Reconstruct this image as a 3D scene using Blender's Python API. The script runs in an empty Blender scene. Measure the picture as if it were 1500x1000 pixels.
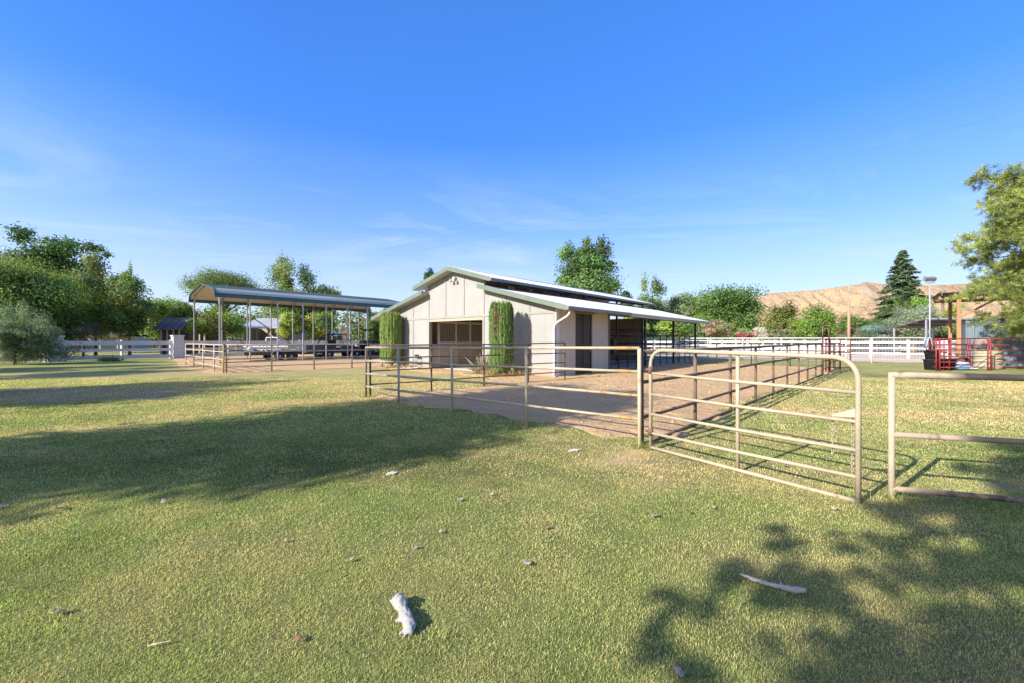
SUN_E = 2.75
SKY_STR = .110; SKY_AIR = 1.0; SKY_DUST = .3; SKY_OZONE = 3.0; SKY_SAT = 1.3; SKY_VAL = 1.0
SKY_TINT = (.72, .64, .93)
SKY_HORIZON = (2.05, 2.4, 2.6); SKY_CLOUD = (2.0, 2.4, 2.75)
EXPO = 1.76
LAWN_GREEN = (.365, .425, .135); LAWN_STRAW = (.66, .53, .27)
DIRT_A, DIRT_B, DIRT_C = (.63, .415, .21), (.51, .34, .175), (.32, .215, .12)
HILL_A, HILL_B = (.56, .405, .245), (.44, .31, .185)
STUCCO = (.322, .317, .302)
SKY_BASE = (.26, .92, 2.55)
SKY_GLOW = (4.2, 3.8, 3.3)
import bpy, bmesh, math, random, zlib
import numpy as np
from mathutils import Vector, Matrix
R = math.radians
SC = bpy.context.scene
COL = SC.collection
rng = np.random.default_rng(7)
random.seed(7)

# ------------------------------------------------------------------ world frame
F, CX, HY, EYE = 620.0, 750.0, 498.0, 1.5          # focal length / centre / horizon in photo pixels, eye height in metres
def ground_at(px, py):
    d = F * EYE / (py - HY)
    return ((px - CX) / F * d, d)
def side(px, d):
    return (px - CX) / F * d
def high(py, d):
    return EYE + (HY - py) / F * d

SUN_EL = R(28.0)
SUN_DIR = Vector((-.805 * math.cos(SUN_EL), -.593 * math.cos(SUN_EL), math.sin(SUN_EL)))

# ------------------------------------------------------------------ numpy value noise
_lat = rng.random((257, 257))
def vnoise(x, y, s=1.0, ox=0.0, oy=0.0):
    x = np.asarray(x) / s + 1000.3 + ox; y = np.asarray(y) / s + 1000.7 + oy
    xi = np.floor(x).astype(int); yi = np.floor(y).astype(int)
    fx = x - xi; fy = y - yi
    fx = fx * fx * (3 - 2 * fx); fy = fy * fy * (3 - 2 * fy)
    a = _lat[xi % 256, yi % 256]; b = _lat[(xi + 1) % 256, yi % 256]
    c = _lat[xi % 256, (yi + 1) % 256]; d = _lat[(xi + 1) % 256, (yi + 1) % 256]
    return (a * (1 - fx) + b * fx) * (1 - fy) + (c * (1 - fx) + d * fx) * fy
def fbm(x, y, s, o=4, ox=0.0):
    t = 0; a = .5; n = 0
    for i in range(o):
        t = t + a * vnoise(x, y, s, ox + 17 * i, 31 * i); n += a; a *= .5; s *= .5
    return t / n
def inside(poly, x, y):
    x = np.asarray(x); y = np.asarray(y)
    r = np.zeros(x.shape, bool); n = len(poly)
    for i in range(n):
        x0, y0 = poly[i]; x1, y1 = poly[(i + 1) % n]
        if y0 == y1: continue
        c = ((y0 > y) != (y1 > y)) & (x < (x1 - x0) * (y - y0) / (y1 - y0) + x0)
        r ^= c
    return r

# ------------------------------------------------------------------ materials
def new_mat(name):
    m = bpy.data.materials.new(name); m.use_nodes = True
    nt = m.node_tree
    for n in list(nt.nodes):
        nt.nodes.remove(n)
    out = nt.nodes.new('ShaderNodeOutputMaterial')
    return m, nt, out
def node(nt, t, **kw):
    n = nt.nodes.new(t)
    for k, v in kw.items():
        if k in n.inputs.keys() if isinstance(k, str) else False:
            n.inputs[k].default_value = v
        else:
            setattr(n, k, v)
    return n
def rgba(c): return (c[0], c[1], c[2], 1)
def ramp(nt, src, stops):
    r = nt.nodes.new('ShaderNodeValToRGB')
    while len(r.color_ramp.elements) < len(stops):
        r.color_ramp.elements.new(.5)
    for e, (p, c) in zip(r.color_ramp.elements, stops):
        e.position = p; e.color = rgba(c) if len(c) == 3 else c
    nt.links.new(src, r.inputs[0])
    return r.outputs[0]
def noise_tex(nt, vec, scale, detail=4, rough=.6, dist=0.0):
    n = nt.nodes.new('ShaderNodeTexNoise')
    n.inputs['Scale'].default_value = scale; n.inputs['Detail'].default_value = detail
    n.inputs['Roughness'].default_value = rough; n.inputs['Distortion'].default_value = dist
    if vec is not None: nt.links.new(vec, n.inputs['Vector'])
    return n.outputs['Fac']
def mixc(nt, fac, a, b, mode='MIX'):
    m = nt.nodes.new('ShaderNodeMix'); m.data_type = 'RGBA'; m.blend_type = mode
    for k, v in ((0, fac), (6, a), (7, b)):
        if isinstance(v, (int, float)): m.inputs[k].default_value = v
        elif isinstance(v, tuple): m.inputs[k].default_value = rgba(v)
        else: nt.links.new(v, m.inputs[k])
    return m.outputs[2]
def surf(name, a, b=None, scale=3.0, rough=.6, metal=0.0, wear=None, wear_at=.62, wear_scale=6.0, bump=0.0, bump_scale=30.0, stretch=(1, 1, 1), spec=.4):
    """two-tone weathered surface with optional patches of a third colour"""
    m, nt, out = new_mat(name)
    tc = nt.nodes.new('ShaderNodeTexCoord'); mp = nt.nodes.new('ShaderNodeMapping')
    mp.inputs['Scale'].default_value = stretch
    nt.links.new(tc.outputs['Object'], mp.inputs[0]); v = mp.outputs[0]
    b = b or tuple(min(1, x * .82) for x in a)
    c = mixc(nt, ramp(nt, noise_tex(nt, v, scale, 5), [(.35, (0, 0, 0)), (.68, (1, 1, 1))]), a, b)
    if wear:
        w = ramp(nt, noise_tex(nt, v, wear_scale, 6, .65), [(wear_at, (0, 0, 0)), (wear_at + .07, (1, 1, 1))])
        c = mixc(nt, w, c, wear)
    p = nt.nodes.new('ShaderNodeBsdfPrincipled')
    nt.links.new(c, p.inputs['Base Color'])
    p.inputs['Roughness'].default_value = rough; p.inputs['Metallic'].default_value = metal
    p.inputs['Specular IOR Level'].default_value = spec
    if bump:
        bn = nt.nodes.new('ShaderNodeBump'); bn.inputs['Strength'].default_value = bump; bn.inputs['Distance'].default_value = .02
        nt.links.new(noise_tex(nt, v, bump_scale, 6), bn.inputs['Height']); nt.links.new(bn.outputs[0], p.inputs['Normal'])
    nt.links.new(p.outputs[0], out.inputs[0])
    return m
def leafy(name, trans=.35, rough=.55):
    """foliage: each leaf carries its own colour; thin, so some light passes through"""
    m, nt, out = new_mat(name)
    at = nt.nodes.new('ShaderNodeAttribute'); at.attribute_name = 'Col'
    p = nt.nodes.new('ShaderNodeBsdfPrincipled'); p.inputs['Roughness'].default_value = rough
    p.inputs['Specular IOR Level'].default_value = .25
    t = nt.nodes.new('ShaderNodeBsdfTranslucent')
    nt.links.new(at.outputs['Color'], p.inputs['Base Color'])
    tint = mixc(nt, 1.0, at.outputs['Color'], (1.25, 1.3, .55), 'MULTIPLY')
    nt.links.new(tint, t.inputs[0])
    mx = nt.nodes.new('ShaderNodeMixShader'); mx.inputs[0].default_value = trans
    nt.links.new(p.outputs[0], mx.inputs[1]); nt.links.new(t.outputs[0], mx.inputs[2])
    nt.links.new(mx.outputs[0], out.inputs[0])
    return m

M = {}
M['cream_pipe'] = surf('cream painted pipe', (.47, .385, .245), (.37, .30, .20), 5, .55, wear=(.36, .18, .06), wear_at=.62, wear_scale=5, bump=.2)
M['grey_pipe'] = surf('grey weathered pipe', (.28, .265, .235), (.36, .32, .25), 3, .55, wear=(.16, .10, .06), wear_at=.60, wear_scale=6)
M['rust_pipe'] = surf('rust brown pipe', (.12, .075, .05), (.17, .115, .08), 6, .75, wear=(.25, .2, .15), wear_at=.66, wear_scale=9, bump=.2)
M['orange_rust'] = surf('orange rust pipe', (.40, .21, .05), (.34, .25, .13), 9, .8, bump=.2)
M['tan_pipe'] = surf('tan peeling pipe', (.48, .39, .29), (.34, .27, .2), 5, .6, wear=(.17, .09, .05), wear_at=.62, wear_scale=5)
M['gate_paint'] = surf('gate beige paint', (.43, .36, .245), (.34, .285, .20), 4, .62, wear=(.33, .20, .10), wear_at=.62, wear_scale=7, bump=.2, spec=.25)
M['brown_rail'] = surf('worn brown rail', (.42, .34, .25), (.17, .12, .085), 1.1, .7, wear=(.075, .055, .045), wear_at=.56, wear_scale=1.8, bump=.2)
M['stucco'] = None
M['batten'] = surf('grey tan batten', (.27, .255, .225), (.31, .295, .26), 2, .8)
M['tan_wall'] = surf('tan side panel', (.50, .45, .37), (.45, .40, .33), 1.0, .85, bump=.2, bump_scale=80)
M['green_trim'] = surf('grey green trim', (.115, .15, .115), (.15, .185, .145), 2, .5)
M['gutter'] = surf('dark gutter', (.16, .17, .16), (.2, .21, .2), 2, .4)
M['white_paint'] = surf('white paint', (.62, .61, .60), (.54, .53, .52), 2.5, .55, wear=(.40, .36, .31), wear_at=.68)
M['roof_metal'] = surf('pale roofing steel', (.50, .51, .525), (.42, .43, .455), .8, .42, metal=.3, bump=.05, spec=.5)
M['roof_soffit'] = surf('shed roof underside', (.45, .42, .38), (.38, .36, .33), 1, .6)
M['dark_wood'] = surf('dark brown timber', (.15, .105, .08), (.20, .145, .105), 4, .8, stretch=(1, 1, .2), bump=.2)
M['door_dark'] = surf('dark stable door', (.035, .030, .028), (.055, .045, .04), 3, .6)
M['stall_tan'] = surf('stall board tan', (.44, .345, .25), (.36, .285, .205), 2, .7, stretch=(1, 1, .3))
M['stall_bar'] = surf('stall bar', (.58, .50, .40), (.45, .38, .3), 6, .5)
M['black_pipe'] = surf('black pipe', (.03, .03, .033), (.05, .045, .04), 5, .5)
M['teal'] = surf('teal roofing trim', (.035, .095, .095), (.05, .115, .11), 1.5, .5)
M['teal_roof'] = surf('teal carport roofing', (.20, .245, .225), (.33, .36, .33), .7, .5, stretch=(3, .25, 1))
M['galv'] = surf('galvanised steel', (.40, .41, .42), (.34, .35, .36), 3, .45, metal=.25)
M['galv_pale'] = surf('pale carport lining', (.56, .52, .47), (.48, .45, .41), .6, .5, stretch=(4, .3, 1))
M['brown_brace'] = surf('brown brace', (.20, .13, .09), (.28, .2, .15), 3, .7)
M['brick_white'] = None
M['red_pipe'] = surf('red livestock panel', (.25, .03, .035), (.20, .026, .03), 5, .5, wear=(.32, .15, .13), wear_at=.60, wear_scale=10)
M['wood_orange'] = surf('warm cedar post', (.36, .19, .09), (.29, .15, .07), 4, .7, stretch=(4, 4, .5), bump=.2)
M['wood_dark'] = surf('weathered slat', (.16, .10, .075), (.11, .075, .06), 4, .8)
M['shed_blue'] = surf('blue grey steel cladding', (.155, .20, .24), (.12, .165, .205), 1.2, .45, metal=.1)
M['shed_dark'] = surf('dark shelter sheet', (.09, .075, .065), (.13, .105, .09), 2, .7)
M['tank_cream'] = surf('cream tank plastic', (.40, .36, .26), (.34, .31, .22), 2, .5)
M['tank_top'] = surf('brown tank top', (.20, .13, .10), (.28, .22, .2), 3, .7)
M['black_rubber'] = surf('black rubber', (.018, .018, .019), (.03, .03, .03), 4, .75)
M['dark_steel'] = surf('dark steel', (.05, .052, .058), (.075, .07, .07), 5, .5)
M['navy_paint'] = surf('dark blue grey paint', (.05, .06, .085), (.06, .065, .08), 4, .35)
M['tractor_green'] = surf('tractor dark green', (.025, .055, .04), (.035, .06, .045), 4, .45)
M['chrome'] = surf('wheel rim', (.5, .5, .5), (.4, .4, .4), 6, .35, metal=.8)
M['glass'] = surf('dark glass', (.03, .04, .05), (.05, .06, .07), 1, .1, spec=.6)
M['bark'] = surf('bark', (.13, .10, .075), (.19, .15, .115), 6, .9, stretch=(3, 3, .6), bump=.5, bump_scale=12)
M['pole_wood'] = surf('utility pole wood', (.34, .24, .14), (.28, .2, .12), 4, .85, stretch=(4, 4, .3))
M['concrete'] = surf('pale concrete', (.50, .47, .43), (.42, .40, .37), 2, .85, bump=.15)
M['bleached'] = surf('bleached wood', (.36, .35, .325), (.27, .26, .24), 40, .85, wear=(.14, .12, .10), wear_at=.66, wear_scale=50, bump=.5, bump_scale=60)
M['stick'] = surf('pale stick', (.50, .45, .37), (.40, .35, .28), 20, .85, bump=.4)
M['dry_leaf'] = surf('pale dry leaf', (.40, .33, .26), (.30, .24, .18), 40, .85)
M['brown_leaf'] = surf('brown dry leaf', (.30, .15, .07), (.22, .115, .06), 40, .85)
M['wire'] = surf('power line', (.10, .12, .16), None, 3, .5)
M['hay'] = surf('dry straw', (.50, .39, .21), (.42, .32, .17), 30, .9)
M['blue_sack'] = surf('blue sack', (.15, .32, .6), (.2, .38, .62), 4, .5)
M['white_sack'] = surf('white sack', (.75, .75, .76), (.66, .66, .68), 4, .5)
M['lens'] = surf('lamp glass', (.6, .62, .65), None, 3, .2)
M['leaf'] = leafy('leaves', .40)
M['needle'] = leafy('needles', .3, .5)
M['rust_red'] = surf('rust red iron', (.15, .03, .028), (.10, .04, .035), 5, .65)
M['pad_blue'] = surf('pale blue barrel', (.35, .42, .48), None, 3, .5)

def brick_white():
    m, nt, out = new_mat('white painted brick')
    tc = nt.nodes.new('ShaderNodeTexCoord')
    br = nt.nodes.new('ShaderNodeTexBrick')
    br.inputs['Color1'].default_value = (.60, .59, .58, 1); br.inputs['Color2'].default_value = (.54, .53, .52, 1)
    br.inputs['Mortar'].default_value = (.42, .41, .40, 1); br.inputs['Scale'].default_value = 5
    br.inputs['Mortar Size'].default_value = .012
    mp = nt.nodes.new('ShaderNodeMapping'); mp.inputs['Rotation'].default_value = (R(90), 0, 0)
    nt.links.new(tc.outputs['Object'], mp.inputs[0]); nt.links.new(mp.outputs[0], br.inputs['Vector'])
    p = nt.nodes.new('ShaderNodeBsdfPrincipled'); p.inputs['Roughness'].default_value = .75
    nt.links.new(br.outputs['Color'], p.inputs['Base Color'])
    bn = nt.nodes.new('ShaderNodeBump'); bn.inputs['Strength'].default_value = .4; bn.inputs['Distance'].default_value = .01
    nt.links.new(br.outputs['Fac'], bn.inputs['Height']); bn.invert = True
    nt.links.new(bn.outputs[0], p.inputs['Normal']); nt.links.new(p.outputs[0], out.inputs[0])
    return m
M['brick_white'] = brick_white()
def stucco():
    m, nt, out = new_mat('cream stucco board')
    tc = nt.nodes.new('ShaderNodeTexCoord'); v = tc.outputs['Object']
    c = mixc(nt, ramp(nt, noise_tex(nt, v, 1.1, 5), [(.35, (0, 0, 0)), (.68, (1, 1, 1))]), STUCCO, tuple(x * .9 for x in STUCCO))
    mp = nt.nodes.new('ShaderNodeMapping'); mp.inputs['Scale'].default_value = (5, 5, .35); nt.links.new(v, mp.inputs[0])
    c = mixc(nt, ramp(nt, noise_tex(nt, mp.outputs[0], 1.0, 5, .7), [(.58, (0, 0, 0)), (.75, (.45, .45, .45))]), c, tuple(x * .72 for x in STUCCO))   # rain streaks
    sp = nt.nodes.new('ShaderNodeSeparateXYZ'); nt.links.new(v, sp.inputs[0])
    a_ = nt.nodes.new('ShaderNodeMath'); a_.operation = 'MULTIPLY_ADD'; a_.inputs[1].default_value = .9
    nt.links.new(noise_tex(nt, v, 2.5, 6, .7), a_.inputs[0]); nt.links.new(sp.outputs['Z'], a_.inputs[2])
    c = mixc(nt, ramp(nt, a_.outputs[0], [(.42, (.9, .9, .9)), (1.0, (0, 0, 0))]), c, (.30, .235, .165))     # mud splashed on the foot of the wall
    p = nt.nodes.new('ShaderNodeBsdfPrincipled'); p.inputs['Roughness'].default_value = .85; p.inputs['Specular IOR Level'].default_value = .2
    nt.links.new(c, p.inputs['Base Color'])
    bn = nt.nodes.new('ShaderNodeBump'); bn.inputs['Strength'].default_value = .25; bn.inputs['Distance'].default_value = .02
    nt.links.new(noise_tex(nt, v, 90, 6), bn.inputs['Height']); nt.links.new(bn.outputs[0], p.inputs['Normal'])
    nt.links.new(p.outputs[0], out.inputs[0]); return m
M['stucco'] = stucco()

# ------------------------------------------------------------------ object helpers
def tag(o, label=None, cat=None, group=None, kind=None):
    if label: o['label'] = label
    if cat: o['category'] = cat
    if group: o['group'] = group
    if kind: o['kind'] = kind
    return o
def thing(name, label, cat, loc=(0, 0, 0), rz=0.0, group=None):
    global rng
    rng = np.random.default_rng(zlib.crc32(label.encode())); random.seed(zlib.crc32(label.encode()))     # each thing keeps its own chance shape
    o = bpy.data.objects.new(name, None); COL.objects.link(o)
    o.empty_display_size = .2
    o.location = loc; o.rotation_euler = (0, 0, rz)
    return tag(o, label, cat, group)
def dup(o, parent=None):
    c = o.copy(); COL.objects.link(c)
    if parent is not None: c.parent = parent
    for ch in [x for x in bpy.data.objects if x.parent == o and x != c]:
        dup(ch, c)
    return c
def wmat(o):
    m = Matrix.Translation(o.location) @ o.rotation_euler.to_matrix().to_4x4()
    return (wmat(o.parent) @ m) if o.parent else m

class MB:
    def __init__(s): s.v = []; s.f = []; s.sm = []
    def add(s, vs, fs, smooth=False):
        b = len(s.v); s.v += [tuple(p) for p in vs]
        s.f += [tuple(b + i for i in f) for f in fs]; s.sm += [smooth] * len(fs); return s
    def box(s, x0, x1, y0, y1, z0, z1):
        v = [(x, y, z) for z in (z0, z1) for y in (y0, y1) for x in (x0, x1)]
        return s.add(v, [(0, 2, 3, 1), (4, 5, 7, 6), (0, 1, 5, 4), (2, 6, 7, 3), (0, 4, 6, 2), (1, 3, 7, 5)])
    def bar(s, p0, p1, w, h, up=(0, 0, 1)):
        p0 = Vector(p0); p1 = Vector(p1); d = (p1 - p0).normalized(); u = Vector(up)
        if abs(d.dot(u)) > .98: u = Vector((1, 0, 0))
        x = d.cross(u).normalized(); y = x.cross(d).normalized()
        v = [p + x * a * w / 2 + y * b * h / 2 for p in (p0, p1) for a, b in ((-1, -1), (1, -1), (1, 1), (-1, 1))]
        return s.add(v, [(3, 2, 1, 0), (4, 5, 6, 7), (0, 1, 5, 4), (1, 2, 6, 5), (2, 3, 7, 6), (3, 0, 4, 7)])
    def tube(s, pts, r, n=8, cap=True, closed=False):
        pts = [Vector(p) for p in pts]; m = len(pts)
        rs = r if isinstance(r, (list, tuple)) else [r] * m
        vs = []; x = None
        for i, p in enumerate(pts):
            a = pts[i - 1] if (i or closed) else pts[0]; b = pts[(i + 1) % m] if (i < m - 1 or closed) else pts[-1]
            d = (b - a).normalized()
            if x is None:
                u = Vector((0, 0, 1)) if abs(d.z) < .95 else Vector((1, 0, 0)); x = d.cross(u).normalized()
            else:
                x = (x - d * x.dot(d)).normalized()
            y = d.cross(x)
            for k in range(n):
                t = 2 * math.pi * k / n
                vs.append(p + (x * math.cos(t) + y * math.sin(t)) * rs[i])
        fs = []
        for i in range(m if closed else m - 1):
            j = (i + 1) % m
            for k in range(n):
                l = (k + 1) % n
                fs.append((i * n + k, i * n + l, j * n + l, j * n + k))
        b = len(s.v); s.add(vs, fs, True)
        if cap and not closed:
            s.f += [tuple(b + k for k in reversed(range(n))), tuple(b + (m - 1) * n + k for k in range(n))]; s.sm += [False, False]
        return s
    def prism(s, poly, axis, a, b):
        """polygon (u, v) extruded along axis: 'y' -> (u, y, v); 'x' -> (x, u, v); 'z' -> (u, v, z)"""
        def P(u, v, w): return (u, w, v) if axis == 'y' else (w, u, v) if axis == 'x' else (u, v, w)
        n = len(poly)
        vs = [P(u, v, a) for u, v in poly] + [P(u, v, b) for u, v in poly]
        fs = [tuple(range(n)), tuple(reversed(range(n, 2 * n)))] + [(i, n + i, n + (i + 1) % n, (i + 1) % n) for i in range(n)]
        return s.add(vs, fs)
    def lathe(s, prof, c=(0, 0, 0), n=20, axis='z'):
        vs = []
        for r, h in prof:
            for k in range(n):
                t = 2 * math.pi * k / n; a, b = r * math.cos(t), r * math.sin(t)
                p = (a, b, h) if axis == 'z' else (h, a, b) if axis == 'x' else (a, h, b)
                vs.append((c[0] + p[0], c[1] + p[1], c[2] + p[2]))
        fs = [(i * n + k, i * n + (k + 1) % n, (i + 1) * n + (k + 1) % n, (i + 1) * n + k) for i in range(len(prof) - 1) for k in range(n)]
        b = len(s.v); s.add(vs, fs, True)
        s.f += [tuple(b + k for k in reversed(range(n))), tuple(b + (len(prof) - 1) * n + k for k in range(n))]; s.sm += [False, False]
        return s
    def build(s, name, mat, parent=None, loc=None, bevel=0.0, world=False):
        me = bpy.data.meshes.new(name)
        vs = s.v
        if world and parent is not None:
            inv = wmat(parent).inverted(); vs = [tuple(inv @ Vector(p)) for p in vs]
        elif loc is not None and world:
            vs = [(x - loc[0], y - loc[1], z - loc[2]) for x, y, z in vs]
        me.from_pydata(vs, [], s.f); me.polygons.foreach_set('use_smooth', s.sm)
        bm = bmesh.new(); bm.from_mesh(me); bmesh.ops.recalc_face_normals(bm, faces=bm.faces); bm.to_mesh(me); bm.free()
        me.update()
        o = bpy.data.objects.new(name, me); COL.objects.link(o)
        me.materials.append(M[mat] if isinstance(mat, str) else mat)
        if parent is not None: o.parent = parent
        if loc is not None: o.location = loc
        if bevel:
            b = o.modifiers.new('Bevel', 'BEVEL'); b.width = bevel; b.segments = 2; b.limit_method = 'ANGLE'
        return o

def np_mesh(name, V, faces, col=None, mat=None, parent=None, smooth=False):
    """faces: list of int arrays (each n x k)"""
    me = bpy.data.meshes.new(name)
    V = np.asarray(V, np.float32)
    me.vertices.add(len(V)); me.vertices.foreach_set('co', V.ravel())
    tot = sum(f.size for f in faces); npol = sum(len(f) for f in faces)
    me.loops.add(tot); me.polygons.add(npol)
    me.loops.foreach_set('vertex_index', np.concatenate([f.ravel() for f in faces]).astype(np.int32))
    sizes = np.concatenate([np.full(len(f), f.shape[1]) for f in faces])
    me.polygons.foreach_set('loop_start', np.concatenate([[0], np.cumsum(sizes)[:-1]]).astype(np.int32))
    me.polygons.foreach_set('use_smooth', np.full(npol, smooth))
    if col is not None:
        a = me.color_attributes.new('Col', 'FLOAT_COLOR', 'POINT')
        c4 = np.ones((len(V), 4), np.float32); c4[:, :3] = col
        a.data.foreach_set('color', c4.ravel())
    me.update(calc_edges=True); me.validate()
    o = bpy.data.objects.new(name, me); COL.objects.link(o)
    if mat: me.materials.append(M[mat] if isinstance(mat, str) else mat)
    if parent is not None: o.parent = parent
    return o

def unit(a): return a / np.maximum(1e-9, np.linalg.norm(a, axis=1, keepdims=True))
def rdir(n): return unit(rng.normal(size=(n, 3)))
def leaf_quads(P, N, L, wid, col, axis=None):
    """diamond leaves at P facing N, length L, width wid*L, colour per leaf"""
    n = len(P)
    t = rdir(n) if axis is None else axis
    t = unit(t - N * (t * N).sum(1, keepdims=True)); b = np.cross(N, t)
    L = np.asarray(L).reshape(-1, 1) * np.ones((n, 1)); w = L * wid / 2
    V = np.stack([P - t * L / 2, P + b * w, P + t * L / 2 + N * L * .08, P - b * w], 1).reshape(-1, 3)
    Fc = np.arange(4 * n).reshape(n, 4)
    return V, Fc, np.repeat(col, 4, 0)
def vary(col, n, lo=.7, hi=1.3, hue=.12):
    k = rng.uniform(lo, hi, (n, 1)); h = rng.uniform(1 - hue, 1 + hue, (n, 3))
    return np.clip(np.asarray(col)[None] * k * h, 0, 1)
# ------------------------------------------------------------------ camera, sun, sky
cam = bpy.data.objects.new('camera', bpy.data.cameras.new('camera')); COL.objects.link(cam)
cam.location = (0, 0, EYE); cam.rotation_euler = (R(90), 0, 0)
cam.data.sensor_width = 36; cam.data.lens = F / 1500 * 36; cam.data.shift_y = -2 / 1500
cam.data.clip_start = .05; cam.data.clip_end = 6000
SC.camera = cam
sl = bpy.data.lights.new('sun', 'SUN'); sl.energy = SUN_E; sl.angle = R(.53); sl.color = (1, .945, .86)
so = bpy.data.objects.new('sun', sl); COL.objects.link(so)
so.rotation_euler = (-SUN_DIR).to_track_quat('-Z', 'Y').to_euler()
w = bpy.data.worlds.new('World'); SC.world = w; w.use_nodes = True
nt = w.node_tree
for n in list(nt.nodes): nt.nodes.remove(n)
wo = nt.nodes.new('ShaderNodeOutputWorld'); bg = nt.nodes.new('ShaderNodeBackground')
sky = nt.nodes.new('ShaderNodeTexSky'); sky.sky_type = 'NISHITA'; sky.sun_disc = False
sky.sun_elevation = SUN_EL; sky.sun_rotation = math.atan2(SUN_DIR.x, SUN_DIR.y)
sky.air_density = SKY_AIR; sky.dust_density = SKY_DUST; sky.ozone_density = SKY_OZONE; sky.altitude = 100
tc = nt.nodes.new('ShaderNodeTexCoord')
sep = nt.nodes.new('ShaderNodeSeparateXYZ'); nt.links.new(tc.outputs['Generated'], sep.inputs[0])
hs = nt.nodes.new('ShaderNodeHueSaturation'); hs.inputs['Saturation'].default_value = SKY_SAT; hs.inputs['Value'].default_value = SKY_VAL
nt.links.new(sky.outputs[0], hs.inputs['Color'])
# faint cirrus: streaks on a flat layer high above
mth = nt.nodes.new('ShaderNodeMath'); mth.operation = 'MAXIMUM'; mth.inputs[1].default_value = .03; nt.links.new(sep.outputs['Z'], mth.inputs[0])
dv = nt.nodes.new('ShaderNodeVectorMath'); dv.operation = 'DIVIDE'
cb = nt.nodes.new('ShaderNodeCombineXYZ')
for i in range(3): nt.links.new(mth.outputs[0], cb.inputs[i])
nt.links.new(tc.outputs['Generated'], dv.inputs[0]); nt.links.new(cb.outputs[0], dv.inputs[1])
mp = nt.nodes.new('ShaderNodeMapping'); mp.inputs['Scale'].default_value = (.42, .62, 0); mp.inputs['Rotation'].default_value = (0, 0, R(12))
nt.links.new(dv.outputs[0], mp.inputs[0])
cn = ramp(nt, noise_tex(nt, mp.outputs[0], 1.0, 7, .62, 1.2), [(.48, (0, 0, 0)), (.86, (.8, .8, .8))])
fade = ramp(nt, sep.outputs['Z'], [(.03, (.4, .4, .4)), (.18, (.85, .85, .85)), (.28, (.65, .65, .65)), (.40, (0, 0, 0))])
cf = mixc(nt, 1.0, cn, fade, 'MULTIPLY')
nrmv = nt.nodes.new('ShaderNodeVectorMath'); nrmv.operation = 'NORMALIZE'; nt.links.new(tc.outputs['Generated'], nrmv.inputs[0])
dt = nt.nodes.new('ShaderNodeVectorMath'); dt.operation = 'DOT_PRODUCT'; dt.inputs[1].default_value = SUN_DIR; nt.links.new(nrmv.outputs[0], dt.inputs[0])
basef = ramp(nt, dt.outputs['Value'], [(0, (.45, .45, .45)), (.4, (.15, .15, .15)), (.8, (0, 0, 0))])
glow = ramp(nt, dt.outputs['Value'], [(.50, (0, 0, 0)), (.80, (.32, .32, .32)), (.98, (.85, .85, .85))])     # pale glow added round the unseen sun, a neutral fill for the shade
hz = ramp(nt, sep.outputs['Z'], [(0, (.95, .95, .95)), (.10, (.62, .62, .62)), (.24, (.20, .20, .20)), (.42, (0, 0, 0))])
c0 = mixc(nt, hz, mixc(nt, basef, mixc(nt, 1.0, hs.outputs[0], SKY_TINT, 'MULTIPLY'), SKY_BASE), SKY_HORIZON)
skyc = mixc(nt, cf, c0, SKY_CLOUD)
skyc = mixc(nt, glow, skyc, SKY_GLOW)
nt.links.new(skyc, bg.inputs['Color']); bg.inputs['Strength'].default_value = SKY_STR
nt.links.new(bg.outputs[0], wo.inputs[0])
SC.view_settings.view_transform = 'Standard'; SC.view_settings.look = 'None'
SC.view_settings.exposure = EXPO; SC.view_settings.gamma = 1
SC.render.engine = 'CYCLES'
SC.cycles.max_bounces = 6; SC.cycles.transparent_max_bounces = 8
SC.cycles.use_denoising = True

# ------------------------------------------------------------------ lawn colour, bare soil and yard outlines
PEN = [(-3.75, 11.35), (-2.5, 10.35), (-1.0, 9.15), (.45, 7.85), (1.75, 6.35), (2.6, 7.0), (3.9, 8.5), (6.7, 11.6), (12, 17.0), (17.6, 22.7), (11.4, 28.8),
       (14.5, 32.5), (9, 38), (-9, 27.2), (-8.4, 25.0), (-6.3, 22.2), (-3.0, 19.2), (-1.2, 17.3), (-.6, 14.3), (-2.2, 12.9)]
YARD = [(-13.5, 19.25), (-10.5, 21.6), (-7.2, 24.3), (-6.0, 27), (3, 40), (-9, 54), (-32, 40), (-20.6, 26.0)]
BARE = [(-13.5, 10.4), (-11, 10.1), (-8.6, 10.9), (-9.5, 12.6), (-13, 13.6), (-17, 13.6), (-19, 11.8)]
ARENA = [(60, 10), (27.2, 28.2), (12.5, 40.0), (5, 52), (20, 85), (120, 60), (120, 10)]
def edge_warp(x, y):
    return (x + (fbm(x, y, 1.1, 3, 5) - .5) * 1.2 + (vnoise(x, y, .25, 3) - .5) * .25,
            y + (fbm(x, y, 1.1, 3, 60) - .5) * 1.2 + (vnoise(x, y, .25, 40) - .5) * .25)
def gauss(x, y, cx, cy, rx, ry, rot=0):
    c, s = math.cos(rot), math.sin(rot); dx = x - cx; dy = y - cy
    u = (dx * c + dy * s) / rx; v = (-dx * s + dy * c) / ry
    return np.exp(-(u * u + v * v))
WORN = [(1.55, 5.62, .16, .10, -.7), (.95, 5.95, .14, .08, .3), (1.75, 5.25, .15, .08, .2), (2.15, 5.35, .2, .08, -.5), (.35, 6.5, .18, .09, -.3), (.75, 6.15, .22, .12, 0), (1.3, 5.25, .25, .12, 0), (5.0, 4.35, .25, .12, 0), (4.0, 3.9, .22, .1, 0)]
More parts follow.
